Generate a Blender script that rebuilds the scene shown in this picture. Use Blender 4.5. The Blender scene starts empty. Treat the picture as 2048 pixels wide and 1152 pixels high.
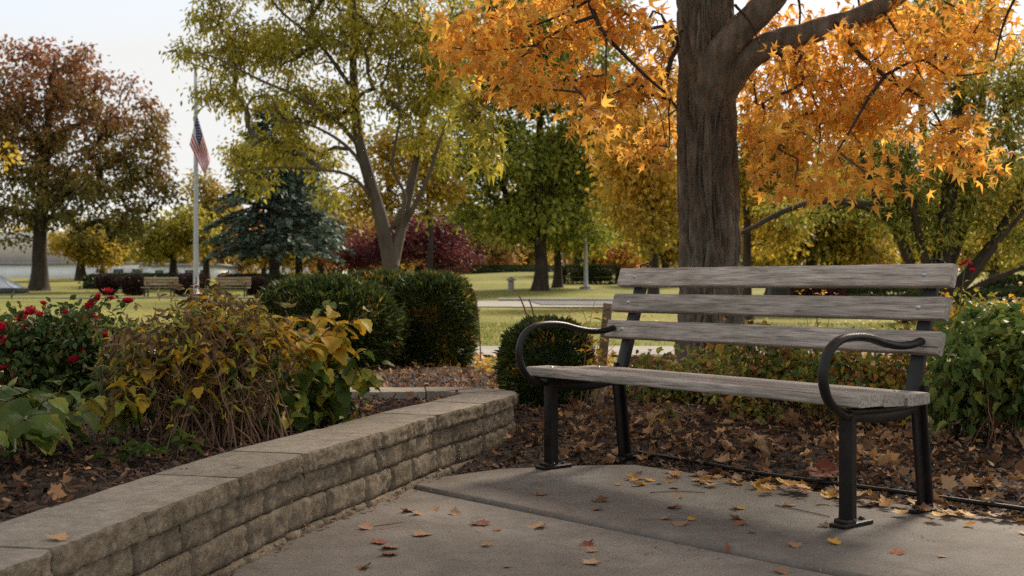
import bpy, math, random
import numpy as np
from mathutils import Vector, Matrix, noise as mnoise

# ------------------------------------------------------------------ camera, world, sun, exposure
S = bpy.context.scene
COL = S.collection
F_PX, HOR, HC = 2326.2, 567.45, 0.817          # focal length and horizon in 2048-px units, eye height in m
cam_d = bpy.data.cameras.new('camera'); cam = bpy.data.objects.new('camera', cam_d); COL.objects.link(cam)
cam.location = (0, 0, HC); cam.rotation_euler = (math.radians(90), 0, 0)
cam_d.sensor_width = 36.0; cam_d.lens = F_PX / 2048 * 36.0; cam_d.shift_y = -(576 - HOR) / 2048
cam_d.clip_start = 0.05; cam_d.clip_end = 5000
cam_d.dof.use_dof = True; cam_d.dof.focus_distance = 4.3; cam_d.dof.aperture_fstop = 5.6
S.camera = cam

SUN_EL, SUN_AZ = math.radians(38), math.radians(33)     # azimuth measured from +Y towards +X
world = bpy.data.worlds.new('World'); S.world = world; world.use_nodes = True
wn, wl = world.node_tree.nodes, world.node_tree.links
wn.clear()
w_out = wn.new('ShaderNodeOutputWorld'); w_bg = wn.new('ShaderNodeBackground')
sky = wn.new('ShaderNodeTexSky'); sky.sky_type = 'NISHITA'; sky.sun_disc = False
sky.sun_elevation = SUN_EL; sky.sun_rotation = SUN_AZ; sky.air_density = 1.0; sky.dust_density = 1.5
w_tc = wn.new('ShaderNodeTexCoord'); w_map = wn.new('ShaderNodeMapping'); w_map.inputs['Scale'].default_value = (1.2, 1.2, 4.0)
w_no = wn.new('ShaderNodeTexNoise'); w_no.inputs['Scale'].default_value = 1.6; w_no.inputs['Detail'].default_value = 6
w_cr = wn.new('ShaderNodeValToRGB')
w_cr.color_ramp.elements[0].position = 0.30; w_cr.color_ramp.elements[0].color = (.62, .62, .62, 1)
w_cr.color_ramp.elements[1].position = 0.62; w_cr.color_ramp.elements[1].color = (.97, .97, .97, 1)
w_mix = wn.new('ShaderNodeMix'); w_mix.data_type = 'RGBA'
w_mix.inputs[7].default_value = (3.95, 3.92, 3.84, 1)          # thin bright cloud cover
wl.new(w_tc.outputs['Generated'], w_map.inputs['Vector']); wl.new(w_map.outputs['Vector'], w_no.inputs['Vector'])
wl.new(w_no.outputs['Fac'], w_cr.inputs['Fac']); wl.new(w_cr.outputs['Color'], w_mix.inputs['Factor'])
wl.new(sky.outputs['Color'], w_mix.inputs[6]); wl.new(w_mix.outputs[2], w_bg.inputs['Color'])
w_bg.inputs['Strength'].default_value = 0.125
wl.new(w_bg.outputs['Background'], w_out.inputs['Surface'])

sun_d = bpy.data.lights.new('sun', 'SUN'); sun = bpy.data.objects.new('sun', sun_d); COL.objects.link(sun)
sun_d.energy = 3.9; sun_d.angle = math.radians(14); sun_d.color = (1.0, .88, .70)
to_sun = Vector((math.sin(SUN_AZ) * math.cos(SUN_EL), math.cos(SUN_AZ) * math.cos(SUN_EL), math.sin(SUN_EL)))
sun.rotation_euler = to_sun.to_track_quat('Z', 'Y').to_euler(); sun.location = to_sun * 60

S.view_settings.view_transform = 'Standard'; S.view_settings.look = 'None'
S.view_settings.exposure = 0.88; S.view_settings.gamma = 1.0; S.view_settings.use_curve_mapping = False
S.render.engine = 'CYCLES'
cy = S.cycles
cy.use_denoising = False; cy.max_bounces = 12; cy.diffuse_bounces = 7; cy.glossy_bounces = 2; cy.transmission_bounces = 4
cy.use_adaptive_sampling = True; cy.adaptive_threshold = 0.015; cy.sample_clamp_indirect = 3; cy.sample_clamp_direct = 12
try: cy.denoiser = 'OPENIMAGEDENOISE'; cy.denoising_prefilter = 'FAST'; cy.denoising_input_passes = 'RGB_ALBEDO_NORMAL'
except Exception: pass

# ------------------------------------------------------------------ terrain height and picture <-> ground helpers
GY = np.array([-50, 28, 42, 50, 60, 75, 90, 110, 150, 300, 3000.])
GZ = np.array([0, 0, .10, .27, .52, 1.08, 1.72, 1.9, 1.9, 1.6, 1.6])
def _sm(Y):
    Y = np.asarray(Y, float); r = 0
    for o in (-4, -2, 0, 2, 4): r = r + np.interp(Y + o, GY, GZ)
    return r / 5
def gz(x, y):
    x = np.asarray(x, float); y = np.asarray(y, float)
    k = np.clip((x + 12) / 14, 0, 1); k = k * k * (3 - 2 * k)
    return _sm(y) * (.72 + .28 * k)
def P(u, v, Y): return np.array([(u - 1024) / F_PX * Y, Y, HC - (v - HOR) / F_PX * Y])
def G(u, v, z=0.0):
    Y = F_PX * (HC - z) / (v - HOR); return np.array([(u - 1024) / F_PX * Y, Y, z])
def XG(u, Y):
    x = (u - 1024) / F_PX * Y; return np.array([x, Y, float(gz(x, Y))])

# ------------------------------------------------------------------ materials
def nt(name):
    m = bpy.data.materials.new(name); m.use_nodes = True
    n, l = m.node_tree.nodes, m.node_tree.links; n.clear()
    o = n.new('ShaderNodeOutputMaterial'); b = n.new('ShaderNodeBsdfPrincipled'); l.new(b.outputs[0], o.inputs[0])
    return m, n, l, b, o
def ramp(n, cols, pos=None):
    r = n.new('ShaderNodeValToRGB'); e = r.color_ramp.elements
    k = len(cols); pos = pos or [i / (k - 1) for i in range(k)]
    while len(e) < k: e.new(.5)
    for i in range(k): e[i].position = pos[i]; e[i].color = (*cols[i], 1)
    return r
def math_(n, l, op, a, b=None):
    m = n.new('ShaderNodeMath'); m.operation = op
    for i, x in enumerate((a, b)):
        if x is None: continue
        if isinstance(x, (int, float)): m.inputs[i].default_value = x
        else: l.new(x, m.inputs[i])
    return m.outputs[0]
def tex(n, l, scale, detail=4, sc=(1, 1, 1), coord='Object', rough=.55, dist=0):
    t = n.new('ShaderNodeTexCoord'); mp = n.new('ShaderNodeMapping'); mp.inputs['Scale'].default_value = sc
    no = n.new('ShaderNodeTexNoise'); no.inputs['Scale'].default_value = scale; no.inputs['Detail'].default_value = detail
    no.inputs['Roughness'].default_value = rough; no.inputs['Distortion'].default_value = dist
    if coord == 'World':
        g = n.new('ShaderNodeNewGeometry'); l.new(g.outputs['Position'], mp.inputs['Vector'])
    else: l.new(t.outputs[coord], mp.inputs['Vector'])
    l.new(mp.outputs[0], no.inputs['Vector']); return no.outputs['Fac']
def rand01(n, l):
    g = n.new('ShaderNodeNewGeometry'); o = n.new('ShaderNodeObjectInfo')
    return math_(n, l, 'FRACT', math_(n, l, 'ADD', g.outputs['Random Per Island'], o.outputs['Random'])), g
def leafmat(name, cols, trans=.4, rough=.55, nscale=1.2, nw=.45, zr=None, vary=.5, spec=.25, veins=False):
    m, n, l, b, o = nt(name); r, g = rand01(n, l)
    no = tex(n, l, nscale, 2, coord='World')
    no = math_(n, l, 'MULTIPLY', math_(n, l, 'SUBTRACT', no, .3), 2.5)
    f = math_(n, l, 'ADD', math_(n, l, 'MULTIPLY', r, 1 - nw), math_(n, l, 'MULTIPLY', no, nw))
    if zr:
        s = n.new('ShaderNodeSeparateXYZ'); l.new(g.outputs['Position'], s.inputs[0])
        z = n.new('ShaderNodeMapRange'); z.inputs[1].default_value = zr[0]; z.inputs[2].default_value = zr[1]; l.new(s.outputs[2], z.inputs[0])
        f = math_(n, l, 'ADD', math_(n, l, 'MULTIPLY', f, .5), math_(n, l, 'MULTIPLY', z.outputs[0], .5))
    cr = ramp(n, cols); l.new(f, cr.inputs[0])
    h = n.new('ShaderNodeHueSaturation'); l.new(cr.outputs[0], h.inputs['Color'])
    r2 = math_(n, l, 'FRACT', math_(n, l, 'MULTIPLY', r, 17.3))
    val = math_(n, l, 'ADD', math_(n, l, 'MULTIPLY', r2, vary), 1 - vary * .5)
    if veins:
        v = tex(n, l, 55, 3, coord='Object'); v = math_(n, l, 'ADD', math_(n, l, 'MULTIPLY', v, .9), .55)
        val = math_(n, l, 'MULTIPLY', val, v)
    l.new(val, h.inputs['Value'])
    l.new(h.outputs[0], b.inputs['Base Color']); b.inputs['Roughness'].default_value = rough
    b.inputs['Specular IOR Level'].default_value = spec
    if trans > 0:
        t = n.new('ShaderNodeBsdfTranslucent'); mx = n.new('ShaderNodeMixShader'); mx.inputs[0].default_value = trans
        l.new(h.outputs[0], t.inputs[0]); l.new(b.outputs[0], mx.inputs[1]); l.new(t.outputs[0], mx.inputs[2]); l.new(mx.outputs[0], o.inputs[0])
    return m
def surf(name, c1, c2, scale=6, sc=(1, 1, 1), rough=.85, bump=.3, bscale=None, c3=None, detail=5, coord='Object', objvar=0, metal=0, bdist=.01, spec=.3, pos=None):
    m, n, l, b, o = nt(name)
    f = tex(n, l, scale, detail, sc, coord)
    cr = ramp(n, [c1, c2] if c3 is None else [c1, c2, c3], pos or ([.3, .7] if c3 is None else [.28, .5, .72])); l.new(f, cr.inputs[0])
    c = cr.outputs[0]
    if objvar:
        oi = n.new('ShaderNodeObjectInfo'); h = n.new('ShaderNodeHueSaturation'); l.new(c, h.inputs['Color'])
        l.new(math_(n, l, 'ADD', math_(n, l, 'MULTIPLY', oi.outputs['Random'], objvar), 1 - objvar / 2), h.inputs['Value']); c = h.outputs[0]
    l.new(c, b.inputs['Base Color']); b.inputs['Roughness'].default_value = rough; b.inputs['Metallic'].default_value = metal
    b.inputs['Specular IOR Level'].default_value = spec
    if bump:
        bp = n.new('ShaderNodeBump'); bp.inputs['Strength'].default_value = bump; bp.inputs['Distance'].default_value = bdist
        l.new(tex(n, l, bscale or scale * 4, 6, sc, coord, rough=.65), bp.inputs['Height']); l.new(bp.outputs[0], b.inputs['Normal'])
    return m

M = {}
M['bark'] = surf('furrowed_bark', (.075, .062, .049), (.14, .118, .094), 16, (1, 1, .3), .95, 1.0, 60, c3=(.22, .19, .155), coord='World', bdist=.012)
M['bark_dark'] = surf('dark_bark', (.022, .016, .012), (.06, .045, .033), 5, (1, 1, .3), .95, .6, 20, coord='World', bdist=.02)
M['bark_grey'] = surf('grey_bark', (.05, .039, .03), (.11, .088, .068), 5, (1, 1, .3), .95, .5, 20, coord='World', bdist=.02)
M['twig'] = surf('twig_bark', (.035, .025, .018), (.09, .06, .04), 30, rough=.8, bump=0)
M['stem'] = surf('dry_stem', (.085, .042, .024), (.19, .11, .062), 25, (1, 1, .2), rough=.8, bump=0, coord='World')
M['stem_green'] = surf('green_stem', (.07, .08, .025), (.15, .12, .05), 20, rough=.7, bump=0)
M['metal'] = surf('black_painted_iron', (.007, .006, .0055), (.016, .0125, .011), 22, rough=.42, bump=.25, bscale=160, bdist=.002, spec=.28)
M['bolt'] = surf('galvanised_bolt', (.32, .33, .35), (.5, .5, .52), 40, rough=.42, bump=0, metal=.9)
M['galv'] = surf('galvanised_pole', (.34, .36, .38), (.44, .45, .47), 3, rough=.6, bump=0)
M['soil'] = surf('dark_mulch_soil', (.010, .007, .005), (.035, .023, .016), 18, rough=1, bump=1, bscale=60, c3=(.07, .042, .028), coord='World', bdist=.03)
M['lamp_white'] = surf('lamp_glass', (.6, .6, .58), (.7, .7, .68), 2, rough=.3, bump=0)

def concrete_mat():
    m, n, l, b, o = nt('weathered_concrete')
    big = tex(n, l, 1.6, 5, coord='World', rough=.6); mid = tex(n, l, 9, 6, coord='World', rough=.7); fine = tex(n, l, 120, 4, coord='World', rough=.8)
    cr = ramp(n, [(0.079, 0.068, 0.058), (0.14, 0.122, 0.105), (0.211, 0.187, 0.167)], [.32, .5, .7])
    l.new(math_(n, l, 'ADD', math_(n, l, 'MULTIPLY', big, .62), math_(n, l, 'MULTIPLY', mid, .38)), cr.inputs[0])
    h = n.new('ShaderNodeHueSaturation'); l.new(cr.outputs[0], h.inputs['Color'])
    l.new(math_(n, l, 'ADD', math_(n, l, 'MULTIPLY', fine, 1.1), .45), h.inputs['Value'])
    # dark damp speckles
    sp = tex(n, l, 48, 4, coord='World', rough=.8); spm = n.new('ShaderNodeMapRange'); spm.inputs[1].default_value = .60; spm.inputs[2].default_value = .72; l.new(sp, spm.inputs[0])
    mx = n.new('ShaderNodeMix'); mx.data_type = 'RGBA'; l.new(math_(n, l, 'MULTIPLY', spm.outputs[0], .45), mx.inputs['Factor']); l.new(h.outputs[0], mx.inputs[6]); mx.inputs[7].default_value = (.07, .055, .045, 1)
    st = tex(n, l, 3.3, 6, coord='World', rough=.75, dist=.8); sm = n.new('ShaderNodeMapRange'); sm.inputs[1].default_value = .54; sm.inputs[2].default_value = .70; l.new(st, sm.inputs[0])
    m2 = n.new('ShaderNodeMix'); m2.data_type = 'RGBA'; l.new(math_(n, l, 'MULTIPLY', sm.outputs[0], .6), m2.inputs['Factor']); l.new(mx.outputs[2], m2.inputs[6]); m2.inputs[7].default_value = (.085, .062, .045, 1); mx = m2
    l.new(mx.outputs[2], b.inputs['Base Color']); b.inputs['Roughness'].default_value = .8; b.inputs['Specular IOR Level'].default_value = .25
    bp = n.new('ShaderNodeBump'); bp.inputs['Strength'].default_value = .55; bp.inputs['Distance'].default_value = .004
    l.new(math_(n, l, 'ADD', math_(n, l, 'MULTIPLY', fine, .6), mid), bp.inputs['Height']); l.new(bp.outputs[0], b.inputs['Normal'])
    return m
M['concrete'] = concrete_mat()
M['path'] = surf('pale_path_concrete', (.19, .175, .155), (.29, .27, .24), 2.5, rough=.9, bump=.2, bscale=60, coord='World', bdist=.003)
M['asphalt'] = surf('asphalt', (.07, .067, .065), (.13, .125, .12), 3, rough=.9, bump=.3, bscale=80, coord='World', bdist=.004)

def stone_mat(name, top):
    m, n, l, b, o = nt(name)
    c = [(.08, .062, .042), (.19, .15, .105), (.33, .27, .195)] if not top else [(0.131, 0.112, 0.088), (0.215, 0.186, 0.149), (0.3, 0.261, 0.215)]
    a = tex(n, l, 18, 6, coord='World', rough=.8); s = tex(n, l, 60, 5, coord='World', rough=.8); big = tex(n, l, 2.2, 3, coord='World')
    cr = ramp(n, c, [.34, .5, .66]); l.new(math_(n, l, 'ADD', math_(n, l, 'MULTIPLY', a, .6), math_(n, l, 'MULTIPLY', s, .4)), cr.inputs[0])
    oi = n.new('ShaderNodeObjectInfo'); h = n.new('ShaderNodeHueSaturation'); l.new(cr.outputs[0], h.inputs['Color'])
    l.new(math_(n, l, 'ADD', math_(n, l, 'ADD', math_(n, l, 'MULTIPLY', oi.outputs['Random'], .28), .48), math_(n, l, 'MULTIPLY', big, .75)), h.inputs['Value'])
    li = tex(n, l, 5.5, 5, coord='World', rough=.7); mr = n.new('ShaderNodeMapRange'); mr.inputs[1].default_value = .55; mr.inputs[2].default_value = .72; l.new(li, mr.inputs[0])
    mx = n.new('ShaderNodeMix'); mx.data_type = 'RGBA'; l.new(math_(n, l, 'MULTIPLY', mr.outputs[0], .5), mx.inputs['Factor']); l.new(h.outputs[0], mx.inputs[6])
    mx.inputs[7].default_value = (.075, .066, .038, 1) if not top else (.10, .088, .07, 1)
    l.new(mx.outputs[2], b.inputs['Base Color']); b.inputs['Roughness'].default_value = .92; b.inputs['Specular IOR Level'].default_value = .2
    bp = n.new('ShaderNodeBump'); bp.inputs['Strength'].default_value = 1.0 if not top else .6; bp.inputs['Distance'].default_value = .010 if not top else .005
    l.new(math_(n, l, 'ADD', math_(n, l, 'MULTIPLY', s, .5), a), bp.inputs['Height']); l.new(bp.outputs[0], b.inputs['Normal'])
    return m
M['stone'] = stone_mat('split_face_stone', False); M['cap'] = stone_mat('weathered_cap_stone', True)

def wood_mat(name, c, green=.5):
    m, n, l, b, o = nt(name)
    oi = n.new('ShaderNodeObjectInfo')
    t = n.new('ShaderNodeTexCoord'); ad = n.new('ShaderNodeVectorMath'); ad.operation = 'ADD'; l.new(t.outputs['Object'], ad.inputs[0])
    cmb = n.new('ShaderNodeCombineXYZ'); l.new(math_(n, l, 'MULTIPLY', oi.outputs['Random'], 40), cmb.inputs[0]); l.new(cmb.outputs[0], ad.inputs[1])
    def tx(scale, sc, det, rough=.6, dist=0):
        mp = n.new('ShaderNodeMapping'); mp.inputs['Scale'].default_value = sc; l.new(ad.outputs[0], mp.inputs[0])
        no = n.new('ShaderNodeTexNoise'); no.inputs['Scale'].default_value = scale; no.inputs['Detail'].default_value = det; no.inputs['Roughness'].default_value = rough; no.inputs['Distortion'].default_value = dist
        l.new(mp.outputs[0], no.inputs['Vector']); return no.outputs['Fac']
    g1 = tx(9, (.55, 9, 9), 5, .65, .6); g2 = tx(30, (.35, 8, 8), 3, .6, .3); blot = tx(3, (1, 2, 2), 4)
    f = math_(n, l, 'ADD', math_(n, l, 'MULTIPLY', g1, .55), math_(n, l, 'MULTIPLY', g2, .45))
    cr = ramp(n, c, [.34, .5, .66]); l.new(f, cr.inputs[0])
    h = n.new('ShaderNodeHueSaturation'); l.new(cr.outputs[0], h.inputs['Color']); l.new(math_(n, l, 'ADD', math_(n, l, 'MULTIPLY', blot, .9), .55), h.inputs['Value'])
    ck = tx(5, (.22, 14, 14), 3, .5, .4); cm = n.new('ShaderNodeMapRange'); cm.inputs[1].default_value = .63; cm.inputs[2].default_value = .68; l.new(ck, cm.inputs[0])
    h2 = n.new('ShaderNodeHueSaturation'); l.new(h.outputs[0], h2.inputs['Color']); l.new(math_(n, l, 'MULTIPLY', math_(n, l, 'ADD', math_(n, l, 'MULTIPLY', oi.outputs['Random'], .3), .85), math_(n, l, 'SUBTRACT', 1.0, math_(n, l, 'MULTIPLY', cm.outputs[0], .65))), h2.inputs['Value']); h = h2
    al = tx(2.2, (1, 3, 3), 4, .7); mr = n.new('ShaderNodeMapRange'); mr.inputs[1].default_value = .52; mr.inputs[2].default_value = .72; l.new(al, mr.inputs[0])
    mx = n.new('ShaderNodeMix'); mx.data_type = 'RGBA'; l.new(math_(n, l, 'MULTIPLY', mr.outputs[0], green), mx.inputs['Factor']); l.new(h.outputs[0], mx.inputs[6]); mx.inputs[7].default_value = (.10, .098, .05, 1)
    l.new(mx.outputs[2], b.inputs['Base Color']); b.inputs['Roughness'].default_value = .78; b.inputs['Specular IOR Level'].default_value = .25
    bp = n.new('ShaderNodeBump'); bp.inputs['Strength'].default_value = .8; bp.inputs['Distance'].default_value = .004; l.new(f, bp.inputs['Height']); l.new(bp.outputs[0], b.inputs['Normal'])
    return m
M['wood'] = wood_mat('weathered_grey_wood', [(0.113, 0.095, 0.08), (0.309, 0.268, 0.235), (0.497, 0.443, 0.394)])
M['wood_brown'] = wood_mat('brown_timber', [(.05, .033, .02), (.12, .08, .045), (.2, .14, .085)], .2)
M['wood_tan'] = wood_mat('tan_timber', [(.2, .14, .08), (.33, .25, .15), (.42, .33, .22)], 0)

def lawn_mat():
    m, n, l, b, o = nt('lawn_grass')
    a = tex(n, l, .22, 4, coord='World'); c = tex(n, l, 2.5, 5, (1, .35, 1), coord='World', rough=.7); d = tex(n, l, 22, 4, (1, .4, 1), coord='World', rough=.7)
    cr = ramp(n, [(.075, .085, .02), (.14, .145, .034), (.22, .19, .05), (.31, .24, .075)], [.3, .46, .58, .75])
    l.new(math_(n, l, 'ADD', math_(n, l, 'MULTIPLY', a, .4), math_(n, l, 'ADD', math_(n, l, 'MULTIPLY', c, .3), math_(n, l, 'MULTIPLY', d, .3))), cr.inputs[0])
    l.new(cr.outputs[0], b.inputs['Base Color']); b.inputs['Roughness'].default_value = .9; b.inputs['Specular IOR Level'].default_value = .1
    bp = n.new('ShaderNodeBump'); bp.inputs['Strength'].default_value = .6; bp.inputs['Distance'].default_value = .04; l.new(d, bp.inputs['Height']); l.new(bp.outputs[0], b.inputs['Normal'])
    return m
M['lawn'] = lawn_mat()
M['grass'] = leafmat('grass_blades', [(0.07, 0.098, 0.017), (0.168, 0.196, 0.035), (0.336, 0.294, 0.063)], .3, nscale=1.5)

# foliage palettes (base colours)
M['L_orange'] = leafmat('orange_maple_leaves', [(0.58, 0.22, 0.04), (0.78, 0.375, 0.066), (0.84, 0.475, 0.085), (0.82, 0.56, 0.12)], .6, nscale=1.3, nw=.3, vary=.65)
M['L_redbrown'] = leafmat('red_to_green_maple_leaves', [(0.072, 0.102, 0.019), (0.18, 0.156, 0.036), (0.264, 0.102, 0.042), (0.24, 0.054, 0.038)], .4, nscale=.5, zr=(3.5, 14.5), vary=.8)
M['L_olive'] = leafmat('olive_yellow_leaves', [(0.16, 0.17, 0.025), (0.28, 0.26, 0.035), (0.42, 0.35, 0.045), (0.5, 0.4, 0.05)], .45, nscale=.9, vary=.6)
M['L_green'] = leafmat('green_leaves', [(0.1, 0.14, 0.024), (0.18, 0.22, 0.034), (0.32, 0.32, 0.045), (0.58, 0.46, 0.06)], .4, nscale=.6, vary=.7)
M['L_yellow'] = leafmat('yellow_leaves', [(.30, .20, .02), (.46, .31, .03), (.58, .42, .05)], .45, nscale=.8)
M['L_ygreen'] = leafmat('yellow_green_leaves', [(0.11, 0.121, 0.017), (0.275, 0.22, 0.028), (0.484, 0.319, 0.033), (0.572, 0.319, 0.039)], .45, nscale=.35, vary=.7)
M['L_oranget'] = leafmat('orange_yellow_leaves', [(0.16, 0.17, 0.025), (0.36, 0.28, 0.035), (0.58, 0.33, 0.04), (0.62, 0.3, 0.045)], .4, nscale=.4, vary=.6, zr=(1.2, 7.0))
M['L_burg'] = leafmat('burgundy_leaves', [(0.057, 0.014, 0.021), (0.127, 0.028, 0.034), (0.23, 0.052, 0.052)], .35, nscale=.5, vary=.8)
M['L_spruce'] = leafmat('blue_spruce_needles', [(0.041, 0.067, 0.052), (0.087, 0.128, 0.099), (0.16, 0.21, 0.167)], .2, nscale=.6, vary=.7)
M['L_right'] = leafmat('dull_green_leaves', [(0.083, 0.122, 0.025), (0.177, 0.208, 0.037), (0.355, 0.314, 0.052), (0.667, 0.416, 0.062)], .45, nscale=.6, vary=.7)
M['L_far'] = leafmat('far_autumn_leaves', [(.15, .15, .03), (.30, .25, .05), (.44, .29, .055), (.46, .22, .07), (.25, .22, .045)], .4, nscale=.05, nw=.8, vary=.5)
M['L_farorange'] = leafmat('far_orange_leaves', [(.36, .13, .03), (.52, .23, .04), (.55, .3, .05)], .4, nscale=.3)
M['L_yew'] = leafmat('dark_yew_needles', [(0.013, 0.027, 0.007), (0.029, 0.049, 0.012), (0.056, 0.078, 0.018), (0.191, 0.168, 0.028)], .3, nscale=4, nw=.3, vary=.9, rough=.45)
M['L_barb'] = leafmat('dark_purple_hedge_leaves', [(.022, .012, .012), (.045, .022, .02), (.07, .04, .028)], .15, nscale=1.2, vary=.7)
M['L_hedge'] = leafmat('dark_hedge_leaves', [(.018, .028, .010), (.035, .05, .015), (.06, .07, .02)], .15, nscale=1.2, vary=.6)
M['L_pgreen'] = leafmat('broad_green_leaf', [(.03, .06, .010), (.06, .10, .016), (.11, .145, .025)], .35, nscale=6, vary=.5, rough=.55, spec=.22, veins=True)
M['L_pyellow'] = leafmat('broad_yellow_leaf', [(0.156, 0.168, 0.026), (0.432, 0.264, 0.024), (0.624, 0.36, 0.03), (0.504, 0.228, 0.036)], .4, nscale=5, vary=.4, veins=True)
M['L_pmix'] = leafmat('green_turning_yellow_leaf', [(0.053, 0.098, 0.021), (0.135, 0.179, 0.033), (0.359, 0.299, 0.038), (0.628, 0.389, 0.038)], .35, nscale=5, nw=.6, vary=.5, veins=True)
M['L_brown'] = leafmat('withered_leaf', [(0.06, 0.036, 0.018), (0.12, 0.072, 0.032), (0.2, 0.125, 0.05), (0.34, 0.23, 0.11)], .25, nscale=9, vary=.8, veins=True)
M['L_rose'] = leafmat('rose_leaf', [(0.021, 0.045, 0.014), (0.042, 0.077, 0.02), (0.084, 0.119, 0.028), (0.182, 0.056, 0.028)], .25, nscale=6, vary=.6, rough=.55, spec=.2)
M['L_shrub'] = leafmat('autumn_shrub_leaves', [(0.056, 0.075, 0.018), (0.125, 0.138, 0.025), (0.325, 0.213, 0.031), (0.25, 0.088, 0.031), (0.525, 0.312, 0.037)], .35, nscale=3.5, vary=.7)
M['L_shrubgreen'] = leafmat('lush_green_shrub_leaf', [(.045, .085, .02), (.075, .125, .026), (.125, .17, .036), (.27, .23, .04)], .3, nscale=4, vary=.5, rough=.55, spec=.2)
M['petal'] = leafmat('red_petal', [(.28, .006, .018), (.42, .012, .03), (.52, .03, .05)], .3, nscale=20, vary=.4)
M['fall'] = leafmat('fallen_brown_leaf', [(.10, .045, .025), (.19, .095, .05), (.27, .15, .085), (.34, .18, .08)], .15, nscale=4, vary=.6, rough=.7, veins=True)
M['fall_red'] = leafmat('fallen_russet_leaf', [(.13, .035, .022), (.21, .06, .03), (.26, .11, .06)], .15, nscale=8, vary=.4, rough=.7, veins=True)
M['fall_yellow'] = leafmat('fallen_yellow_leaf', [(.42, .20, .03), (.55, .30, .045), (.36, .14, .025)], .25, nscale=8, vary=.4, rough=.6, veins=True)
M['fall_tan'] = leafmat('fallen_tan_leaf', [(.28, .17, .09), (.4, .26, .15), (.45, .27, .11)], .2, nscale=8, vary=.4, rough=.7, veins=True)
M['litter'] = leafmat('leaf_litter', [(0.045, 0.021, 0.011), (0.115, 0.052, 0.025), (0.215, 0.108, 0.048), (0.36, 0.205, 0.1), (0.55, 0.31, 0.075)], .12, nscale=1.3, nw=.35, vary=.8, rough=.75)
M['pile'] = leafmat('piled_brown_leaves', [(0.045, 0.021, 0.012), (0.12, 0.06, 0.03), (0.23, 0.13, 0.065), (0.37, 0.24, 0.13), (0.4, 0.18, 0.05)], .15, nscale=2.5, nw=.3, vary=.8, rough=.65)
M['chip'] = leafmat('mulch_chips', [(0.023, 0.014, 0.01), (0.058, 0.035, 0.025), (0.111, 0.065, 0.046)], 0, nscale=3, vary=.8, rough=.9)

# ------------------------------------------------------------------ mesh helpers
def norm(a): return a / np.maximum(np.linalg.norm(a, axis=-1, keepdims=True), 1e-9)
def mesh_np(name, V, Fc, smooth=False):
    V = np.ascontiguousarray(V, np.float32); Fc = np.ascontiguousarray(Fc, np.int32)
    me = bpy.data.meshes.new(name); m, k = Fc.shape
    me.vertices.add(len(V)); me.vertices.foreach_set('co', V.ravel())
    me.loops.add(m * k); me.loops.foreach_set('vertex_index', Fc.ravel())
    me.polygons.add(m); me.polygons.foreach_set('loop_start', np.arange(0, m * k, k, dtype=np.int32))
    if smooth: me.polygons.foreach_set('use_smooth', np.ones(m, bool))
    me.update(calc_edges=True); return me
def wloc(o):
    v = np.zeros(3)
    while o is not None: v = v + np.array(o.location); o = o.parent
    return v
def link(name, me, mat=None, parent=None, loc=None):
    o = bpy.data.objects.new(name, me); COL.objects.link(o)
    if mat is not None and me is not None and not me.materials: me.materials.append(mat)
    if parent is not None: o.parent = parent
    if loc is not None: o.location = loc
    return o
def tag(o, label=None, cat=None, group=None, kind=None):
    if label: o['label'] = label
    if cat: o['category'] = cat
    if group: o['group'] = group
    if kind: o['kind'] = kind
    return o
def thing(name, label, cat, loc, group=None, rz=0):
    o = bpy.data.objects.new(name, None); COL.objects.link(o); o.location = loc; o.rotation_euler = (0, 0, rz)
    o.empty_display_size = .1
    return tag(o, label, cat, group)
class MB:
    def __init__(s): s.V = []; s.F = []; s.n = 0
    def add(s, V, Fc):
        V = np.asarray(V, float).reshape(-1, 3); Fc = np.asarray(Fc, int)
        if Fc.shape[1] == 4: Fc = np.concatenate([Fc[:, [0, 1, 2]], Fc[:, [0, 2, 3]]])
        s.V.append(V); s.F.append(Fc + s.n); s.n += len(V); return s
    def tube(s, pts, rad, k=6, cap=True, flat=1.0):
        pts = np.asarray(pts, float); n = len(pts); rad = np.broadcast_to(np.asarray(rad, float), (n,))
        t = norm(np.gradient(pts, axis=0)); ref = np.array([0, 0, 1.]) if abs(t[:, 2]).mean() < .8 else np.array([1., 0, 0])
        a = norm(np.cross(t, ref)); b = np.cross(t, a)
        th = np.arange(k) * 2 * math.pi / k
        ring = a[:, None] * np.cos(th)[None, :, None] + flat * b[:, None] * np.sin(th)[None, :, None]
        V = pts[:, None] + ring * rad[:, None, None]
        i = np.arange(n - 1)[:, None] * k; j = np.arange(k)[None]; j2 = (j + 1) % k
        Q = np.stack([i + j, i + j2, i + k + j2, i + k + j], -1).reshape(-1, 4)
        V = V.reshape(-1, 3); s.add(V, Q)
        if cap:
            for r0, c in ((0, pts[0]), ((n - 1) * k, pts[-1])):
                fan = [(r0 + x, r0 + (x + 1) % k, n * k + (0 if r0 == 0 else 1)) for x in range(k)]
                s.F.append(np.array(fan) + s.n - n * k); 
            s.V.append(np.array([pts[0], pts[-1]])); s.n += 2
        return s
    def box(s, x0, x1, y0, y1, z0, z1):
        V = [(x, y, z) for z in (z0, z1) for y in (y0, y1) for x in (x0, x1)]
        return s.add(V, [(0, 2, 3, 1), (4, 5, 7, 6), (0, 1, 5, 4), (2, 6, 7, 3), (0, 4, 6, 2), (1, 3, 7, 5)])
    def build(s, name, mat, parent=None, smooth=False, world=True):
        V = np.concatenate(s.V); Fc = np.concatenate(s.F)
        if parent is not None and world: V = V - wloc(parent)
        return link(name, mesh_np(name, V, Fc, smooth), mat, parent)
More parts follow.
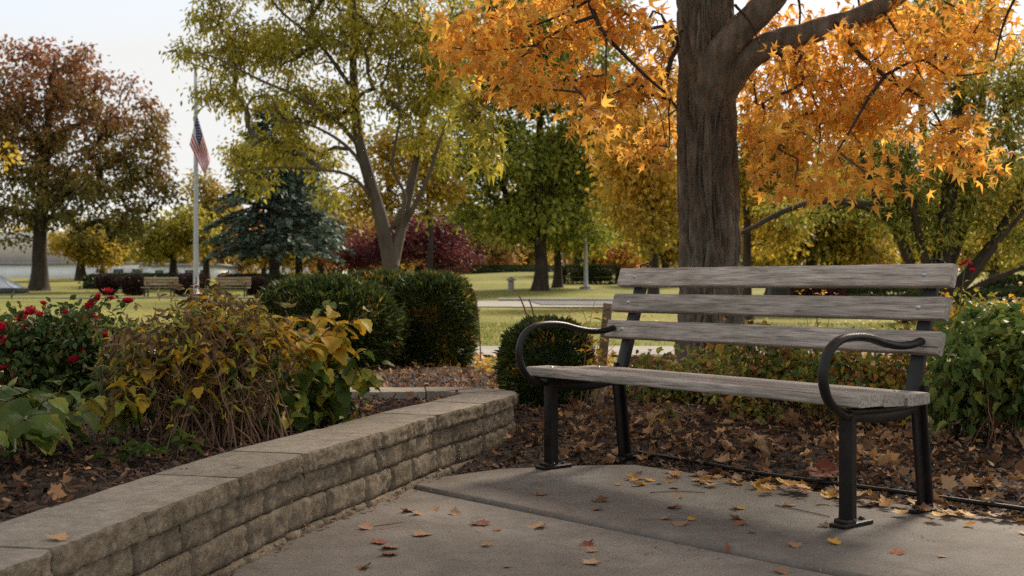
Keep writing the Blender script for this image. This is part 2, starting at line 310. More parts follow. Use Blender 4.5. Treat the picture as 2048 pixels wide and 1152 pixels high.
def bezcurve(pts, n=8):
    """Catmull-Rom through points"""
    p = np.asarray(pts, float); q = np.concatenate([[2 * p[0] - p[1]], p, [2 * p[-1] - p[-2]]]); out = []
    for i in range(1, len(q) - 2):
        t = np.linspace(0, 1, n, endpoint=False)[:, None]
        a, b, c, d = q[i - 1], q[i], q[i + 1], q[i + 2]
        out.append(.5 * (2 * b + (c - a) * t + (2 * a - 5 * b + 4 * c - d) * t ** 2 + (3 * b - a - 3 * c + d) * t ** 3))
    return np.concatenate(out + [p[-1:]])
def rbox(sx, sy, sz, r, seg=2):
    """rounded box centred at origin via bmesh bevel"""
    import bmesh
    bm = bmesh.new(); bmesh.ops.create_cube(bm, size=1)
    for v in bm.verts: v.co = (v.co.x * sx, v.co.y * sy, v.co.z * sz)
    bmesh.ops.bevel(bm, geom=list(bm.edges), offset=r, segments=seg, profile=.6, affect='EDGES')
    bmesh.ops.triangulate(bm, faces=bm.faces[:])
    V = np.array([v.co[:] for v in bm.verts]); Fc = np.array([[v.index for v in f.verts] for f in bm.faces]); bm.free(); return V, Fc

# leaf templates: stem at the origin, tip along +Y, face along +Z
DIAMOND = (np.array([(0, 0, 0), (.30, .45, .07), (0, 1, -.05), (-.30, .45, .07)]), np.array([(0, 1, 2), (0, 2, 3)]))
NEEDLE = (np.array([(0, 0, 0), (.13, .45, .04), (0, 1, 0), (-.13, .45, .04)]), np.array([(0, 1, 2), (0, 2, 3)]))
def oval(w=.3, tipz=-.18, fold=.06):
    o = [(0, 0, 0), (w * .8, .25, fold), (w, .5, fold), (w * .55, .78, fold * .4 + tipz * .4), (0, 1, tipz), (-w * .55, .78, fold * .4 + tipz * .4), (-w, .5, fold), (-w * .8, .25, fold), (0, .5, -.02)]
    return np.array(o), np.array([(8, i, (i + 1) % 8) for i in range(8)])
OVAL = oval()
SLIM = (np.array([(0, 0, 0), (.2, .35, .05), (.13, .72, -.02), (0, 1, -.16), (-.13, .72, -.02), (-.2, .35, .05)]), np.array([(0, 1, 2), (0, 2, 3), (0, 3, 4), (0, 4, 5)]))
LANCE = oval(.14, -.3, .04)
def maple(w=1.0, curl=.12, seed=0, fat=False):
    r = np.random.default_rng(seed)
    right = [(.07, .05), (.34, -.12), (.20, .19), (.60, .40), (.19, .41), (.13, .60)]
    if fat: right = [(.12, -.02), (.36, -.10), (.33, .06), (.42, .12), (.36, .24), (.58, .34), (.50, .44), (.40, .52), (.28, .54), (.30, .68), (.18, .76)]
    out = [(0, .03)] + right + [(0, 1.0)] + [(-x, y) for x, y in right[::-1]]
    out = np.array(out) * [w, 1] + r.normal(0, .025, (len(out), 2))
    z = -curl * ((out[:, 0]) ** 2 + (out[:, 1] - .35) ** 2) * 1.6 + r.normal(0, .02, len(out))
    V = np.concatenate([np.c_[out, z], [[0, .3, .03]]]); n = len(out)
    return V, np.array([(n, i, (i + 1) % n) for i in range(n)])
MAPLE = maple()
def maple_fine(curl, seed):
    """dry curled leaf: centre, inner ring, outline"""
    r = np.random.default_rng(seed); V, Fc = maple(1, 0, seed, True); out = V[:-1, :2]; n = len(out); c = np.array([0, .32])
    mid = c + (out - c) * .55; P2 = np.concatenate([out, mid, [c]]); d = P2 - c
    ang = r.uniform(0, 6.28); ax = d @ [math.cos(ang), math.sin(ang)]
    z = curl * ax ** 2 * 1.8 + .35 * curl * (d ** 2).sum(1) + r.normal(0, .035, len(P2)) * (np.abs(curl) + .2)
    Fo = []
    for i in range(n):
        j = (i + 1) % n; Fo += [(i, j, n + j), (i, n + j, n + i), (n + i, n + j, 2 * n)]
    return np.c_[P2 - [0, .35], z - z.min()], np.array(Fo)
def broad(seed=0, w=.36, steps=9, bend=.35, fold=.10, serr=.03):
    """big serrated leaf with folded midrib and drooping tip"""
    r = np.random.default_rng(seed); t = np.linspace(0, 1, steps); V = []
    hw = w * np.sin(math.pi * np.clip(t * .93 + .05, 0, 1) ** .75) ; hw[0] = .015; hw[-1] = .0
    ph = r.uniform(0, 6)
    for i, tt in enumerate(t):
        y = tt * (1 - .12 * bend * tt); zc = -bend * tt ** 2 * .6
        for j, q in enumerate((-1, -.5, 0, .5, 1)):
            s = serr * (1 if i % 2 else -1) * abs(q) ** 3
            V.append((q * (hw[i] + (s if 0 < i < steps - 1 else 0)), y, zc + fold * abs(q) * hw[i] / w * 1.2 + .02 * math.sin(ph + tt * 9 + q * 3) * abs(q)))
    Fo = []
    for i in range(steps - 1):
        for j in range(4):
            a = i * 5 + j; Fo += [(a, a + 1, a + 6), (a, a + 6, a + 5)]
    return np.array(V), np.array(Fo)
def withered(seed=0, steps=8):
    r = np.random.default_rng(seed); V, Fc = broad(seed, .10, steps, .6, .05, .015)
    a = V[:, 1] * r.uniform(1.5, 4); x, z = V[:, 0].copy(), V[:, 2].copy()
    V[:, 0] = x * np.cos(a) - z * np.sin(a) + .09 * np.sin(V[:, 1] * 5 + seed); V[:, 2] = x * np.sin(a) + z * np.cos(a) - .3 * V[:, 1] ** 2; return V, Fc

def crumple(seed):
    """dry oak-like leaf rolled along its length"""
    r = np.random.default_rng(seed); V, Fc = broad(seed, r.uniform(.24, .36), 5, .5, .15, .05); rad = r.uniform(.16, .3)
    th = V[:, 0] / rad * r.uniform(.6, 1.0); V[:, 0] = rad * np.sin(th); V[:, 2] += rad * (1 - np.cos(th)) + .10 * np.sin(V[:, 1] * r.uniform(4, 8) + seed); V[:, 1] -= .5; V[:, 2] -= V[:, 2].min(); return V, Fc
def frames(tip, nrm):
    y = norm(tip); x = norm(np.cross(y, nrm)); z = np.cross(x, y); return np.stack([x, y, z], 2)
def scatter(T, pos, tip, nrm, scl, mb):
    R = frames(tip, nrm); V0, F0 = T; n, k = len(pos), len(V0)
    V = np.einsum('nij,kj->nki', R, V0) * np.asarray(scl)[:, None, None] + pos[:, None]
    Fc = (F0[None] + (np.arange(n) * k)[:, None, None]).reshape(-1, F0.shape[1])
    mb.add(V.reshape(-1, 3), Fc)
def leaf_parts(T, pos, tip, nrm, scl, mat, parent, name='leaf', mesh=None):
    """each leaf an object of its own, sharing one mesh"""
    me = mesh or mesh_np(name, *T, smooth=True)
    if not me.materials: me.materials.append(mat)
    R = frames(tip, nrm); w = wloc(parent)
    for i in range(len(pos)):
        o = bpy.data.objects.new(name, me); COL.objects.link(o); o.parent = parent
        o.matrix_basis = Matrix.Translation(Vector(pos[i] - w)) @ Matrix(R[i].tolist()).to_4x4() @ Matrix.Scale(float(scl[i]), 4)
    return me
def rdir(r, n): return norm(r.normal(0, 1, (n, 3)))
def hang(r, out, n, down=.8, o=.6, j=.5): return norm(out * o + np.array([0, 0, -down]) + r.normal(0, j, (n, 3)))
def upn(r, n, j=.6): return norm(np.array([0, 0, 1.]) + r.normal(0, j, (n, 3)))

# ------------------------------------------------------------------ branching skeleton
def grow(r, chains, targets, step=.5, bend=.25, upbias=.6):
    Pn, Rn = [], []
    for pts, rad in chains: Pn.append(np.asarray(pts)); Rn.append(np.asarray(rad, float))
    N = np.concatenate(Pn); par = list(range(-1, len(N) - 1)); fixed = len(N)
    par = [-1] * fixed; paths = []; N = list(N); Rf = np.concatenate(Rn)
    A = np.zeros((fixed + 200 * len(targets) + 10, 3)); A[:fixed] = N; cnt = fixed; parents = np.full(len(A), -1)
    root = A[0].copy(); order = np.argsort(np.linalg.norm(targets - A[:fixed].mean(0), axis=1))
    skip = max(1, int(len(chains[0][0]) * .3))
    for ti in order:
        t = targets[ti]; d = np.linalg.norm(A[:cnt] - t, axis=1)
        cost = d + upbias * np.maximum(0, A[:cnt, 2] - t[2] + .25 * d)
        cost[:skip] += 1e3
        k = int(np.argmin(cost)); p0 = A[k]; L = d[k]; m = max(2, min(12, int(L / step) + 1))
        c = p0 + (t - p0) * .5 + np.array([0, 0, bend * L * .5]) + r.normal(0, .07, 3) * L
        s = np.linspace(0, 1, m + 1)[1:, None]; pts = (1 - s) ** 2 * p0 + 2 * s * (1 - s) * c + s ** 2 * t
        pts[:-1] += r.normal(0, .03, (m - 1 if m > 1 else 0, 3)) * L
        idx = list(range(cnt, cnt + m)); A[cnt:cnt + m] = pts; parents[cnt] = k; parents[cnt + 1:cnt + m] = idx[:-1]; cnt += m
        paths.append([k] + idx)
    n_t = np.zeros(cnt)
    for p in paths: n_t[p[-1]] += 1
    for i in range(cnt - 1, fixed - 1, -1): n_t[parents[i]] += n_t[i] if parents[i] >= 0 else 0
    return A[:cnt], n_t, paths, fixed, Rf
def twig_mesh(A, n_t, paths, fixed, Rf, rt, name, mat, parent, k=5, p=.5):
    mb = MB()
    for path in paths:
        idx = np.array(path); rad = rt * np.maximum(n_t[idx], 1) ** p
        if path[0] < fixed: rad[0] = min(rad[1] * 1.25, Rf[path[0]])
        else: rad[0] = min(rad[0], rad[1] * 1.15)
        rad[-1] *= .5; mb.tube(A[idx], rad, k, cap=False)
    return tag(mb.build(name, mat, parent, True), kind='stuff')
def ell_targets(r, ells, n, shell=.3):
    vol = np.array([e[1].prod() for e in ells]) ** .75; cnt = np.maximum(1, (vol / vol.sum() * n).astype(int)); out = []
    for (c, rr), m in zip(ells, cnt):
        d = rdir(r, m); q = r.random(m) ** shell; out.append(c + d * q[:, None] * rr)
    return np.concatenate(out)
def px_ells(crown, Y):
    k = Y / F_PX; out = []
    for e in crown:
        dY = e[4] if len(e) > 4 else 0; dr = e[5] if len(e) > 5 else e[2] * k * .9
        kk = (Y + dY) / F_PX; out.append((P(e[0], e[1], Y + dY), np.array([e[2] * kk, dr, e[3] * kk])))
    return out
def trunk_tube(pts, r0, r1, name, mat, parent, k=12, flare=.55):
    pts = np.asarray(pts); s = np.concatenate([[0], np.cumsum(np.linalg.norm(np.diff(pts, axis=0), axis=1))])
    rad = r0 + (r1 - r0) * s / s[-1]; rad = rad * (1 + flare * np.exp(-s / (r0 * 1.6)))
    MB().tube(pts, rad, k).build(name, mat, parent, True); return rad
def clumps(r, tg, nleaf, sig, center=None):
    i = r.integers(0, len(tg), nleaf); off = r.normal(0, 1, (nleaf, 3)) * [1, 1, .75]
    return tg[i] + off * sig, norm(off), i
def tree(name, label, u, Y, crown, mat, r0, fork=None, top=None, nt_=120, nl=8000, ls=.2, sig=None, group=None, chains=None, T=DIAMOND, seed=1, bark='bark_dark', rt=None, down=.5, vis_twigs=True, shell=.3, upbias=.6, base=None, lean=0):
    r = np.random.default_rng(seed); b = XG(u, Y) if base is None else np.array(base); b[2] -= .05
    root = thing(name, label, 'tree', b, group)
    ells = px_ells(crown, Y)
    if chains is None:
        fk = P(*fork, Y) if fork else b + [0, 0, 2.5]
        tp = P(*top, Y) if top else ells[0][0] + [0, 0, ells[0][1][2] * .5]
        cl = [[b, b * .6 + fk * .4 + r.normal(0, .04, 3), fk, (fk + tp) / 2 + r.normal(0, .12, 3), tp]]; rr = [(r0, r0 * .25)]
    else: cl, rr = chains
    ch = []
    for i, c in enumerate(cl):
        pts = bezcurve(c, 6); rad = trunk_tube(pts, rr[i][0], rr[i][1], 'trunk' if i == 0 else 'limb', M[bark], root, 12 if i == 0 else 9, .55 if i == 0 else .1)
        ch.append((pts, rad))
    tg = ell_targets(r, ells, nt_, shell)
    sk = grow(r, ch, tg, step=max(.25, ells[0][1][0] * .12), upbias=upbias)
    if vis_twigs: twig_mesh(*sk, rt or r0 * .05, 'twigs', M[bark], root, 5)
    sg = sig or (np.mean([e[1].mean() for e in ells]) * .9 / max(1, nt_ / len(ells)) ** (1 / 3))
    pos, out, _ = clumps(r, tg, nl, sg)
    # leaves along the outer branches too
    mb = MB(); scatter(T, pos, hang(r, out, nl, down), upn(r, nl, .7), ls * r.uniform(.65, 1.25, nl), mb)
    tag(mb.build('crown', M[mat], root), kind='stuff')
    return root

# ------------------------------------------------------------------ bench frame (needed for layout of the ground)
BO = np.array([.644, 4.528, 0]); BYAW = -.906
def BW(x, y, z=0):
    c, s = math.cos(BYAW), math.sin(BYAW); return np.array([BO[0] + c * x - s * y, BO[1] + s * x + c * y, z])

# ------------------------------------------------------------------ the ground
def poly_sd(x, y, poly):
    """signed distance to polygon, negative inside"""
    poly = np.asarray(poly)[:, :2]; x = np.asarray(x, float); y = np.asarray(y, float)
    d = np.full(x.shape, 1e9); ins = np.zeros(x.shape, bool); n = len(poly)
    for i in range(n):
        a, b = poly[i], poly[(i + 1) % n]; e = b - a; wx, wy = x - a[0], y - a[1]
        t = np.clip((wx * e[0] + wy * e[1]) / (e @ e), 0, 1); d = np.minimum(d, np.hypot(wx - e[0] * t, wy - e[1] * t))
        c = ((a[1] <= y) & (b[1] > y)) | ((b[1] <= y) & (a[1] > y))
        xi = a[0] + (y - a[1]) / (e[1] if abs(e[1]) > 1e-9 else 1e-9) * e[0]; ins ^= c & (x < xi)
    return np.where(ins, -d, d)
def vnoise(x, y, s, seed=0):
    f = np.vectorize(lambda a, b: mnoise.noise(Vector((a * s, b * s, seed * 7.7)))); return f(x, y)

J0, J1 = G(801, 966)[:2], G(1719, 1151)[:2]; JD = norm(J1 - J0); JN = np.array([-JD[1], JD[0]])   # JN points away from camera (right/back)
CORNER = np.array([.56, 5.27]); EDGE_R = G(2048, 1043)[:2]; ED = norm(EDGE_R - CORNER)
WALLFOOT = G(810, 962)[:2]
PAVE = [np.array([-2.6, .3]), np.array([4.2, .3]), EDGE_R + ED * 2.0, EDGE_R, CORNER, np.array([.38, 5.26]), G(1000, 936)[:2], WALLFOOT, J0 - JD * 1.2]
BED = [(-9, 1.2), (-9, 9.6), (-3.2, 9.9), (-1.6, 10.5), (-.35, 10.3), (.1, 9.3), (.9, 9.7), (2.0, 10.6), (4, 10.8), (9, 10.4), (9, 1.2)]

# lawn: one sheet to the horizon
ys = np.concatenate([np.linspace(-20, 2, 8), np.linspace(2.5, 16, 70), np.linspace(16.5, 60, 70), np.linspace(61, 130, 60), np.array([140, 160, 200, 300, 500, 900, 1600, 3000])])
xs = np.concatenate([-np.array([3000, 1500, 700, 300, 150, 90])[:], np.linspace(-70, -12, 40), np.linspace(-11.5, 11.5, 80), np.linspace(12, 70, 40), np.array([90, 150, 300, 700, 1500, 3000])])
XX, YY = np.meshgrid(xs, ys); ZZ = gz(XX, YY)
sdb = poly_sd(XX, YY, BED); ZZ = ZZ - .08 * np.clip(.5 - sdb / .25, 0, 1) + np.where(YY > 12, .02 * np.sin(XX * .9 + YY * .35) * np.sin(YY * .5), 0) * (YY < 120)
def grid_faces(ny, nx):
    i = np.arange(ny - 1)[:, None] * nx; j = np.arange(nx - 1)[None]; return np.stack([i + j, i + j + 1, i + nx + j + 1, i + nx + j], -1).reshape(-1, 4)
lawn = link('lawn', mesh_np('lawn', np.stack([XX, YY, ZZ], -1).reshape(-1, 3), grid_faces(len(ys), len(xs)), True), M['lawn'])
tag(lawn, 'green and yellow autumn lawn rising gently to the trees', kind='structure')

# mulch bed around the pavement
bx, by = np.linspace(-6.5, 8, 190), np.linspace(1.6, 11.2, 150); BX, BY = np.meshgrid(bx, by)
PAVE_A = np.array(PAVE)
def bed_z(x, y):
    d = poly_sd(x, y, PAVE_A); e = poly_sd(x, y, BED)
    z = -.03 + .055 * np.clip((d + .03) / .35, 0, 1) + .06 * np.clip((d - .3) / 1.2, 0, 1)
    return z - .16 * np.clip((e + .12) / .3, 0, 1)
BZ = bed_z(BX, BY) + (.014 * vnoise(BX, BY, 5) + .010 * vnoise(BX, BY, 13, 2)) * (poly_sd(BX, BY, PAVE_A) > .05)
bed = link('mulch_bed', mesh_np('mulch_bed', np.stack([BX, BY, BZ], -1).reshape(-1, 3), grid_faces(len(by), len(bx)), True), M['soil'])
tag(bed, 'dark mulch bed behind the bench and around the planter', kind='structure')

# pavement: two slabs with a rounded joint between them
def slab(name, poly, parent, tagname=''):
    import bmesh
    bm = bmesh.new(); vs = [bm.verts.new((p[0], p[1], 0)) for p in poly]; f = bm.faces.new(vs)
    if f.normal.z < 0: f.normal_flip()
    dz = 0 if 'far' in tagname else -.008
    ret = bmesh.ops.extrude_face_region(bm, geom=[f]); 
    for e in ret['geom']:
        if isinstance(e, bmesh.types.BMVert): e.co.z = -.1
    bm.normal_update(); bmesh.ops.recalc_face_normals(bm, faces=bm.faces[:])
    ed = [e for e in bm.edges if all(abs(v.co.z) < 1e-6 for v in e.verts)]
    bmesh.ops.bevel(bm, geom=ed, offset=.022, segments=5, profile=.5, affect='EDGES')
    for v in bm.verts: v.co.z += dz
    me = bpy.data.meshes.new(name); bm.to_mesh(me); bm.free(); me.polygons.foreach_set('use_smooth', np.ones(len(me.polygons), bool)); me.set_sharp_from_angle(angle=math.radians(50)); return link(name, me, M['concrete'], parent)
pave = tag(bpy.data.objects.new('pavement', None), 'grey concrete pavement of two slabs under the bench', kind='structure'); COL.objects.link(pave)
gp = .008
def clip_half(poly, p, n):
    out = []; m = len(poly)
    for i in range(m):
        a, b = poly[i], poly[(i + 1) % m]; da, db = (a - p) @ n, (b - p) @ n
        if da >= 0: out.append(a)
        if da * db < 0: out.append(a + (b - a) * da / (da - db))
    return out
pv = [np.array(p) for p in PAVE]
if JN @ (CORNER - J0) < 0: JN = -JN
slab('slab', clip_half(pv, J0 + JN * gp, JN), pave, 'far'); slab('slab', clip_half(pv, J0 - JN * gp, -JN), pave)

# paths across the lawn
def strip(name, left, right, mat, dz, parent=None, n=60):
    L, R = bezcurve(left, n), bezcurve(right, n); k = 9; V = []
    for a, b in zip(L, R):
        for t in np.linspace(0, 1, k):
            p = a + (b - a) * t; V.append((p[0], p[1], float(gz(p[0], p[1])) + dz))
    return link(name, mesh_np(name, np.array(V), grid_faces(len(L), k), True), mat, parent)
pth = strip('sidewalk', [(-30, 12.7, 0), (-8, 12.9, 0), (0, 13.0, 0), (8, 12.9, 0), (30, 12.4, 0)], [(-30, 14.5, 0), (-8, 14.7, 0), (0, 14.8, 0), (8, 14.7, 0), (30, 14.3, 0)], M['path'], .024)
tag(pth, 'pale concrete sidewalk crossing behind the clipped bushes', kind='structure')
p2 = strip('path', [(-7, 41, 0), (-4, 38.5, 0), (-1, 37, 0), (3, 36.2, 0), (14, 35.5, 0), (40, 38, 0)], [(-6.2, 43.9, 0), (-4, 44.2, 0), (-1, 44, 0), (3, 43.5, 0), (14, 42.5, 0), (40, 43, 0)], M['path'], .03)
tag(p2, 'pale path curving over the far lawn', kind='structure')
p3 = strip('driveway', [(1.0, 38.6, 0), (6, 38.0, 0), (14, 38.6, 0), (40, 39, 0)], [(.6, 43.3, 0), (6, 42.8, 0), (14, 42.2, 0), (40, 42.7, 0)], M['asphalt'], .05)
tag(p3, 'dark asphalt drive beside the pale path', kind='structure')
mb = MB(); kp = bezcurve([(-.5, 43.7, 0), (6, 43.0, 0), (14, 42.4, 0), (40, 42.9, 0)], 20); kp[:, 2] = gz(kp[:, 0], kp[:, 1]) + .06; mb.tube(kp, .08, 4)
tag(mb.build('kerb', M['path']), 'low concrete kerb along the far side of the drive', kind='structure')

# ------------------------------------------------------------------ retaining wall of split-face blocks
ZC = .255
wpx = [(115, 1100), (300, 1025), (480, 956), (613, 909), (765, 865), (876, 831), (970, 808), (1020, 793), (1034, 786.5), (1020, 781), (970, 777), (900, 774.2), (735, 774.5)]
wpts = [np.array([-1.16, 1.3, ZC]), np.array([-1.06, 1.9, ZC])] + [G(u, v, ZC) for u, v in wpx] + [np.array([-2.2, 6.42, ZC]), np.array([-5.0, 6.4, ZC])]
WP = bezcurve(wpts, 40); ws = np.concatenate([[0], np.cumsum(np.linalg.norm(np.diff(WP[:, :2], axis=0), axis=1))])
SS = np.arange(0, ws[-1], .01); WX, WY = np.interp(SS, ws, WP[:, 0]), np.interp(SS, ws, WP[:, 1])
ker = np.ones(7) / 7; WX[3:-3] = np.convolve(WX, ker, 'valid'); WY[3:-3] = np.convolve(WY, ker, 'valid')
TX, TY = np.gradient(WX, SS), np.gradient(WY, SS); q = np.hypot(TX, TY); TX /= q; TY /= q
curv = np.abs(np.gradient(np.unwrap(np.arctan2(TY, TX)), SS)); curv = np.convolve(curv, np.ones(15) / 15, 'same')
DEP = np.minimum(.275, .93 / np.maximum(curv, 1e-3)); DEP = np.minimum(DEP, np.convolve(np.pad(DEP, 8, 'edge'), np.ones(17) / 17, 'valid') + .01)
def s_of(u, v): p = G(u, v, ZC); return SS[np.argmin((WX - p[0]) ** 2 + (WY - p[1]) ** 2)]
def wall_pt(s, off): 
    x, y, tx, ty = (np.interp(s, SS, a) for a in (WX, WY, TX, TY)); return x - ty * off, y + tx * off
def fbm(p, s, seed=0):
    return np.array([mnoise.fractal(Vector((a[0] * s + seed, a[1] * s, a[2] * s)), .9, 2.1, 4) for a in p])
def stone(s0, s1, off, depth, z0, z1, seed, rnd, amp, name, mat, parent, inner=True):
    L, H = s1 - s0, z1 - z0; r = np.random.default_rng(seed)
    na, nb, nc = max(6, int(L / .0115)), 5, 9
    a, b, c = np.linspace(0, 1, na), np.linspace(0, 1, nb) ** 1.6, np.linspace(0, 1, nc)
    mb = MB()
    def face(A, B, C):
        sh = A.shape; A, B, C = A.ravel(), B.ravel(), C.ravel(); s = s0 + A * L
        da, dc = np.minimum(A, 1 - A) * L, np.minimum(C, 1 - C) * H
        w = (1 - B) ** 3
        re_ = max(rnd, .013) if mat is M['stone'] else .012
        push = (re_ * 1.1 * np.clip(1 - da / re_, 0, 1) ** 2 + rnd * .8 * np.clip(1 - dc / rnd, 0, 1) ** 2) * w
        p = np.c_[s * 1.0, B * .3, z0 + C * H]
        nz = fbm(p, 11, seed * 3.1) * amp * .7 + (np.abs(fbm(p, 38, seed)) - .25) * amp * .6 + fbm(p, 130, seed) * amp * .4
        dd = np.interp(s, SS, DEP) if depth is None else np.full_like(s, depth)
        o = off + B * (dd - off) + push + nz * w
        # rounded ends
        ends = rnd * .45 * np.clip(1 - dc / rnd, 0, 1) ** 2 * w
        s = np.where(A < .5, s + ends * (A < .001), s - ends * (A > .999))
        x, y = wall_pt(s, o); z = z0 + C * H - (fbm(p, 9, seed + 5) * .0018 * (C > .99))
        mb.add(np.c_[x, y, z], grid_faces(*sh))
    Z0 = np.zeros
    A, C = np.meshgrid(a, c, indexing='ij'); face(A, 0 * A, C); face(A, 0 * A + 1, C)
    A, B = np.meshgrid(a, b, indexing='ij'); face(A, B, 0 * A); face(A, B, 0 * A + 1)
    B, C = np.meshgrid(b, c, indexing='ij'); face(0 * B, B, C); face(0 * B + 1, B, C)
    nf = sum(len(q) for q in mb.F[:1]); tot = sum(len(q) for q in mb.F); nt0 = sum(len(q) for q in mb.F[:3])
    o = mb.build(name, mat, parent)
    if mat is M['cap']:
        o.data.materials.append(M['stone']); mi_ = np.ones(tot, np.int32); mi_[nt0:nt0 + len(mb.F[3])] = 0; mi_[len(mb.F[0]):len(mb.F[0]) + len(mb.F[1])] = 0
        o.data.polygons.foreach_set('material_index', mi_)
    return o
wall = thing('retaining_wall', 'low curved retaining wall of tan split-face blocks with flat grey caps', 'wall', (wall_pt(2.0, .14)[0], wall_pt(2.0, .14)[1], 0))
caps = [0.0, .28] + [s_of(u, v) for u, v in [(115, 1101), (299, 1025), (480, 956), (613, 909), (765, 865), (876, 831), (970, 808), (1024, 791), (1020, 780.5), (950, 776), (850, 773.8), (735, 774.5)]]
while caps[-1] < SS[-1] - .6: caps.append(caps[-1] + .45)
for i in range(len(caps) - 1):
    if caps[i + 1] - caps[i] < .03: continue
    stone(caps[i] + .003, caps[i + 1] - .003, 0, None, .193, ZC + .0015 * (i % 3), 100 + i, .006, .014, 'cap_stone', M['cap'], wall)
rw = random.Random(5); s_tip = s_of(1034, 786); nblk = 0
for z0, z1, off, st in ((.108, .191, .014, .06), (.014, .1055, .010, .17), (-.05, .0125, .001, .0)):
    s = st
    while s < min(SS[-1] - .4, s_tip + .9):
        L = rw.choice([.2, .24, .29, .29, .34, .22]); L = L if z0 > -.01 else L + .05
        if abs(s - s_tip) < .45: L = min(L, .17)
        stone(s + .004, s + L - .004, off + rw.uniform(-.004, .004), off + .10, z0, z1, 300 + nblk, .012, .013, 'block', M['stone'], wall); nblk += 1
        s += L
# earth core behind the blocks
mbc = MB(); sc = np.arange(.05, SS[-1] - .1, .05); xo, yo = wall_pt(sc, .075); n_ = len(sc)
dp = np.maximum(np.interp(sc, SS, DEP) * .8, .08); xi, yi = wall_pt(sc, dp)
V = np.concatenate([np.c_[xo, yo, np.full(n_, -.05)], np.c_[xo, yo, np.full(n_, .18)], np.c_[xi, yi, np.full(n_, .18)], np.c_[xi, yi, np.full(n_, -.05)]])
i = np.arange(n_ - 1); mbc.add(V, np.concatenate([np.stack([i + k * n_, i + 1 + k * n_, i + 1 + (k + 1) * n_, i + (k + 1) * n_], 1) for k in range(3)]))
mbc.build('core', M['soil'], wall)

# planter soil
inx, iny = wall_pt(SS, np.maximum(DEP * .75, .06)); step = slice(None, None, 12)
PLANT = np.concatenate([np.c_[inx, iny][step], [[-6, 6.2], [-6, 1.3]]])
PLANT_OUT = np.concatenate([np.c_[WX, WY][step], [[-6, 6.4], [-6, 1.3]]])
px_, py_ = np.arange(-5.5, .1, .05), np.arange(1.3, 6.4, .05); PX, PY = np.meshgrid(px_, py_)
psd = poly_sd(PX, PY, PLANT); PZ = .205 + .02 * vnoise(PX, PY, 4) + .012 * vnoise(PX, PY, 14, 3) + .03 * np.clip(-psd / .8, 0, 1)
fc = grid_faces(len(py_), len(px_)); keep = (psd.ravel()[fc] < .03).all(1)
soil = link('planter_soil', mesh_np('planter_soil', np.stack([PX, PY, PZ], -1).reshape(-1, 3), fc[keep], True), M['soil'])
tag(soil, 'dark mulch filling the raised planter', kind='structure')
def soil_z(x, y): return .21 + .03 * np.clip(-poly_sd(x, y, PLANT) / .8, 0, 1)

# ------------------------------------------------------------------ park bench
bench = thing('park_bench', 'weathered grey slatted park bench with black iron legs and curved arms', 'bench', BO, rz=BYAW)
def rprof(w, h, r, k=3):
    out = []
    for cx, cy_, a0 in ((w / 2 - r, h / 2 - r, 0), (-w / 2 + r, h / 2 - r, 90), (-w / 2 + r, -h / 2 + r, 180), (w / 2 - r, -h / 2 + r, 270)):
        for t in np.linspace(a0, a0 + 90, k): out.append((cx + r * math.cos(math.radians(t)), cy_ + r * math.sin(math.radians(t))))
    return np.array(out)
def slat(x0, x1, cy_, cz, w, h, tilt, seed, r=.007):
    """w across (local y before tilt), h thick (local z before tilt)"""
    rr = np.random.default_rng(seed); pr = rprof(w, h, r, 4); k = len(pr); n = 60; xs_ = np.linspace(x0, x1, n); V = []
    ca, sa = math.cos(tilt), math.sin(tilt); warp = rr.uniform(-.002, .002)
    for i, x in enumerate(xs_):
        t = (x - x0) / (x1 - x0)
        e = np.array([mnoise.noise(Vector((x * 7, p[0] * 60, p[1] * 60 + seed))) for p in pr]) * .0012
        p = pr * (1 + e[:, None] / np.maximum(np.abs(pr).max(1), .01)[:, None])
        s = .985 if i in (0, n - 1) else 1
        y = p[:, 0] * s; z = p[:, 1] * s + warp * math.sin(t * 3.14)
        V.append(np.c_[np.full(k, x), cy_ + y * ca - z * sa, cz + y * sa + z * ca])
    V = np.concatenate(V + [[[x0 - .001, cy_, cz], [x1 + .001, cy_, cz]]])
    i = np.arange(n - 1)[:, None] * k; j = np.arange(k)[None]; Q = np.stack([i + j, i + (j + 1) % k, i + k + (j + 1) % k, i + k + j], -1).reshape(-1, 4)
    T3 = np.concatenate([Q[:, [0, 1, 2]], Q[:, [0, 2, 3]]]); 
    caps_ = [(n * k, (q + 1) % k, q) for q in range(k)] + [(n * k + 1, (n - 1) * k + q, (n - 1) * k + (q + 1) % k) for q in range(k)]
    me = mesh_np('slat', V, np.concatenate([T3, caps_]), True)
    try: me.set_sharp_from_angle(angle=math.radians(40))
    except Exception: pass
    return link('slat', me, M['wood'], bench)
def dome(c, nrm, r, h, name, mat, parent):
    c, nrm = np.array(c), norm(np.array(nrm, float)); a = norm(np.cross(nrm, [1, .01, 0])); b = np.cross(nrm, a); V = []; k = 12
    for t, rad in ((-.3, 1.25), (.12, 1.25), (.2, 1.0), (.65, .8), (.93, .42)):
        for q in range(k): V.append(c + nrm * h * t + r * rad * (a * math.cos(q * 6.2832 / k) + b * math.sin(q * 6.2832 / k)))
    V.append(c + nrm * h); mb = MB(); V = np.array(V); n = 5
    mb.add(V, np.array([(i * k + q, i * k + (q + 1) % k, (i + 1) * k + (q + 1) % k) for i in range(n - 1) for q in range(k)] + [(i * k + q, (i + 1) * k + (q + 1) % k, (i + 1) * k + q) for i in range(n - 1) for q in range(k)] + [((n - 1) * k + q, (n - 1) * k + (q + 1) % k, n * k) for q in range(k)]))
    return mb.build(name, mat, parent, True, world=False)
LB, LSE, TILT = .862, .869, math.atan(.329); th = .04
bn = np.array([0, -math.cos(TILT), math.sin(TILT)])            # front-facing normal of the back
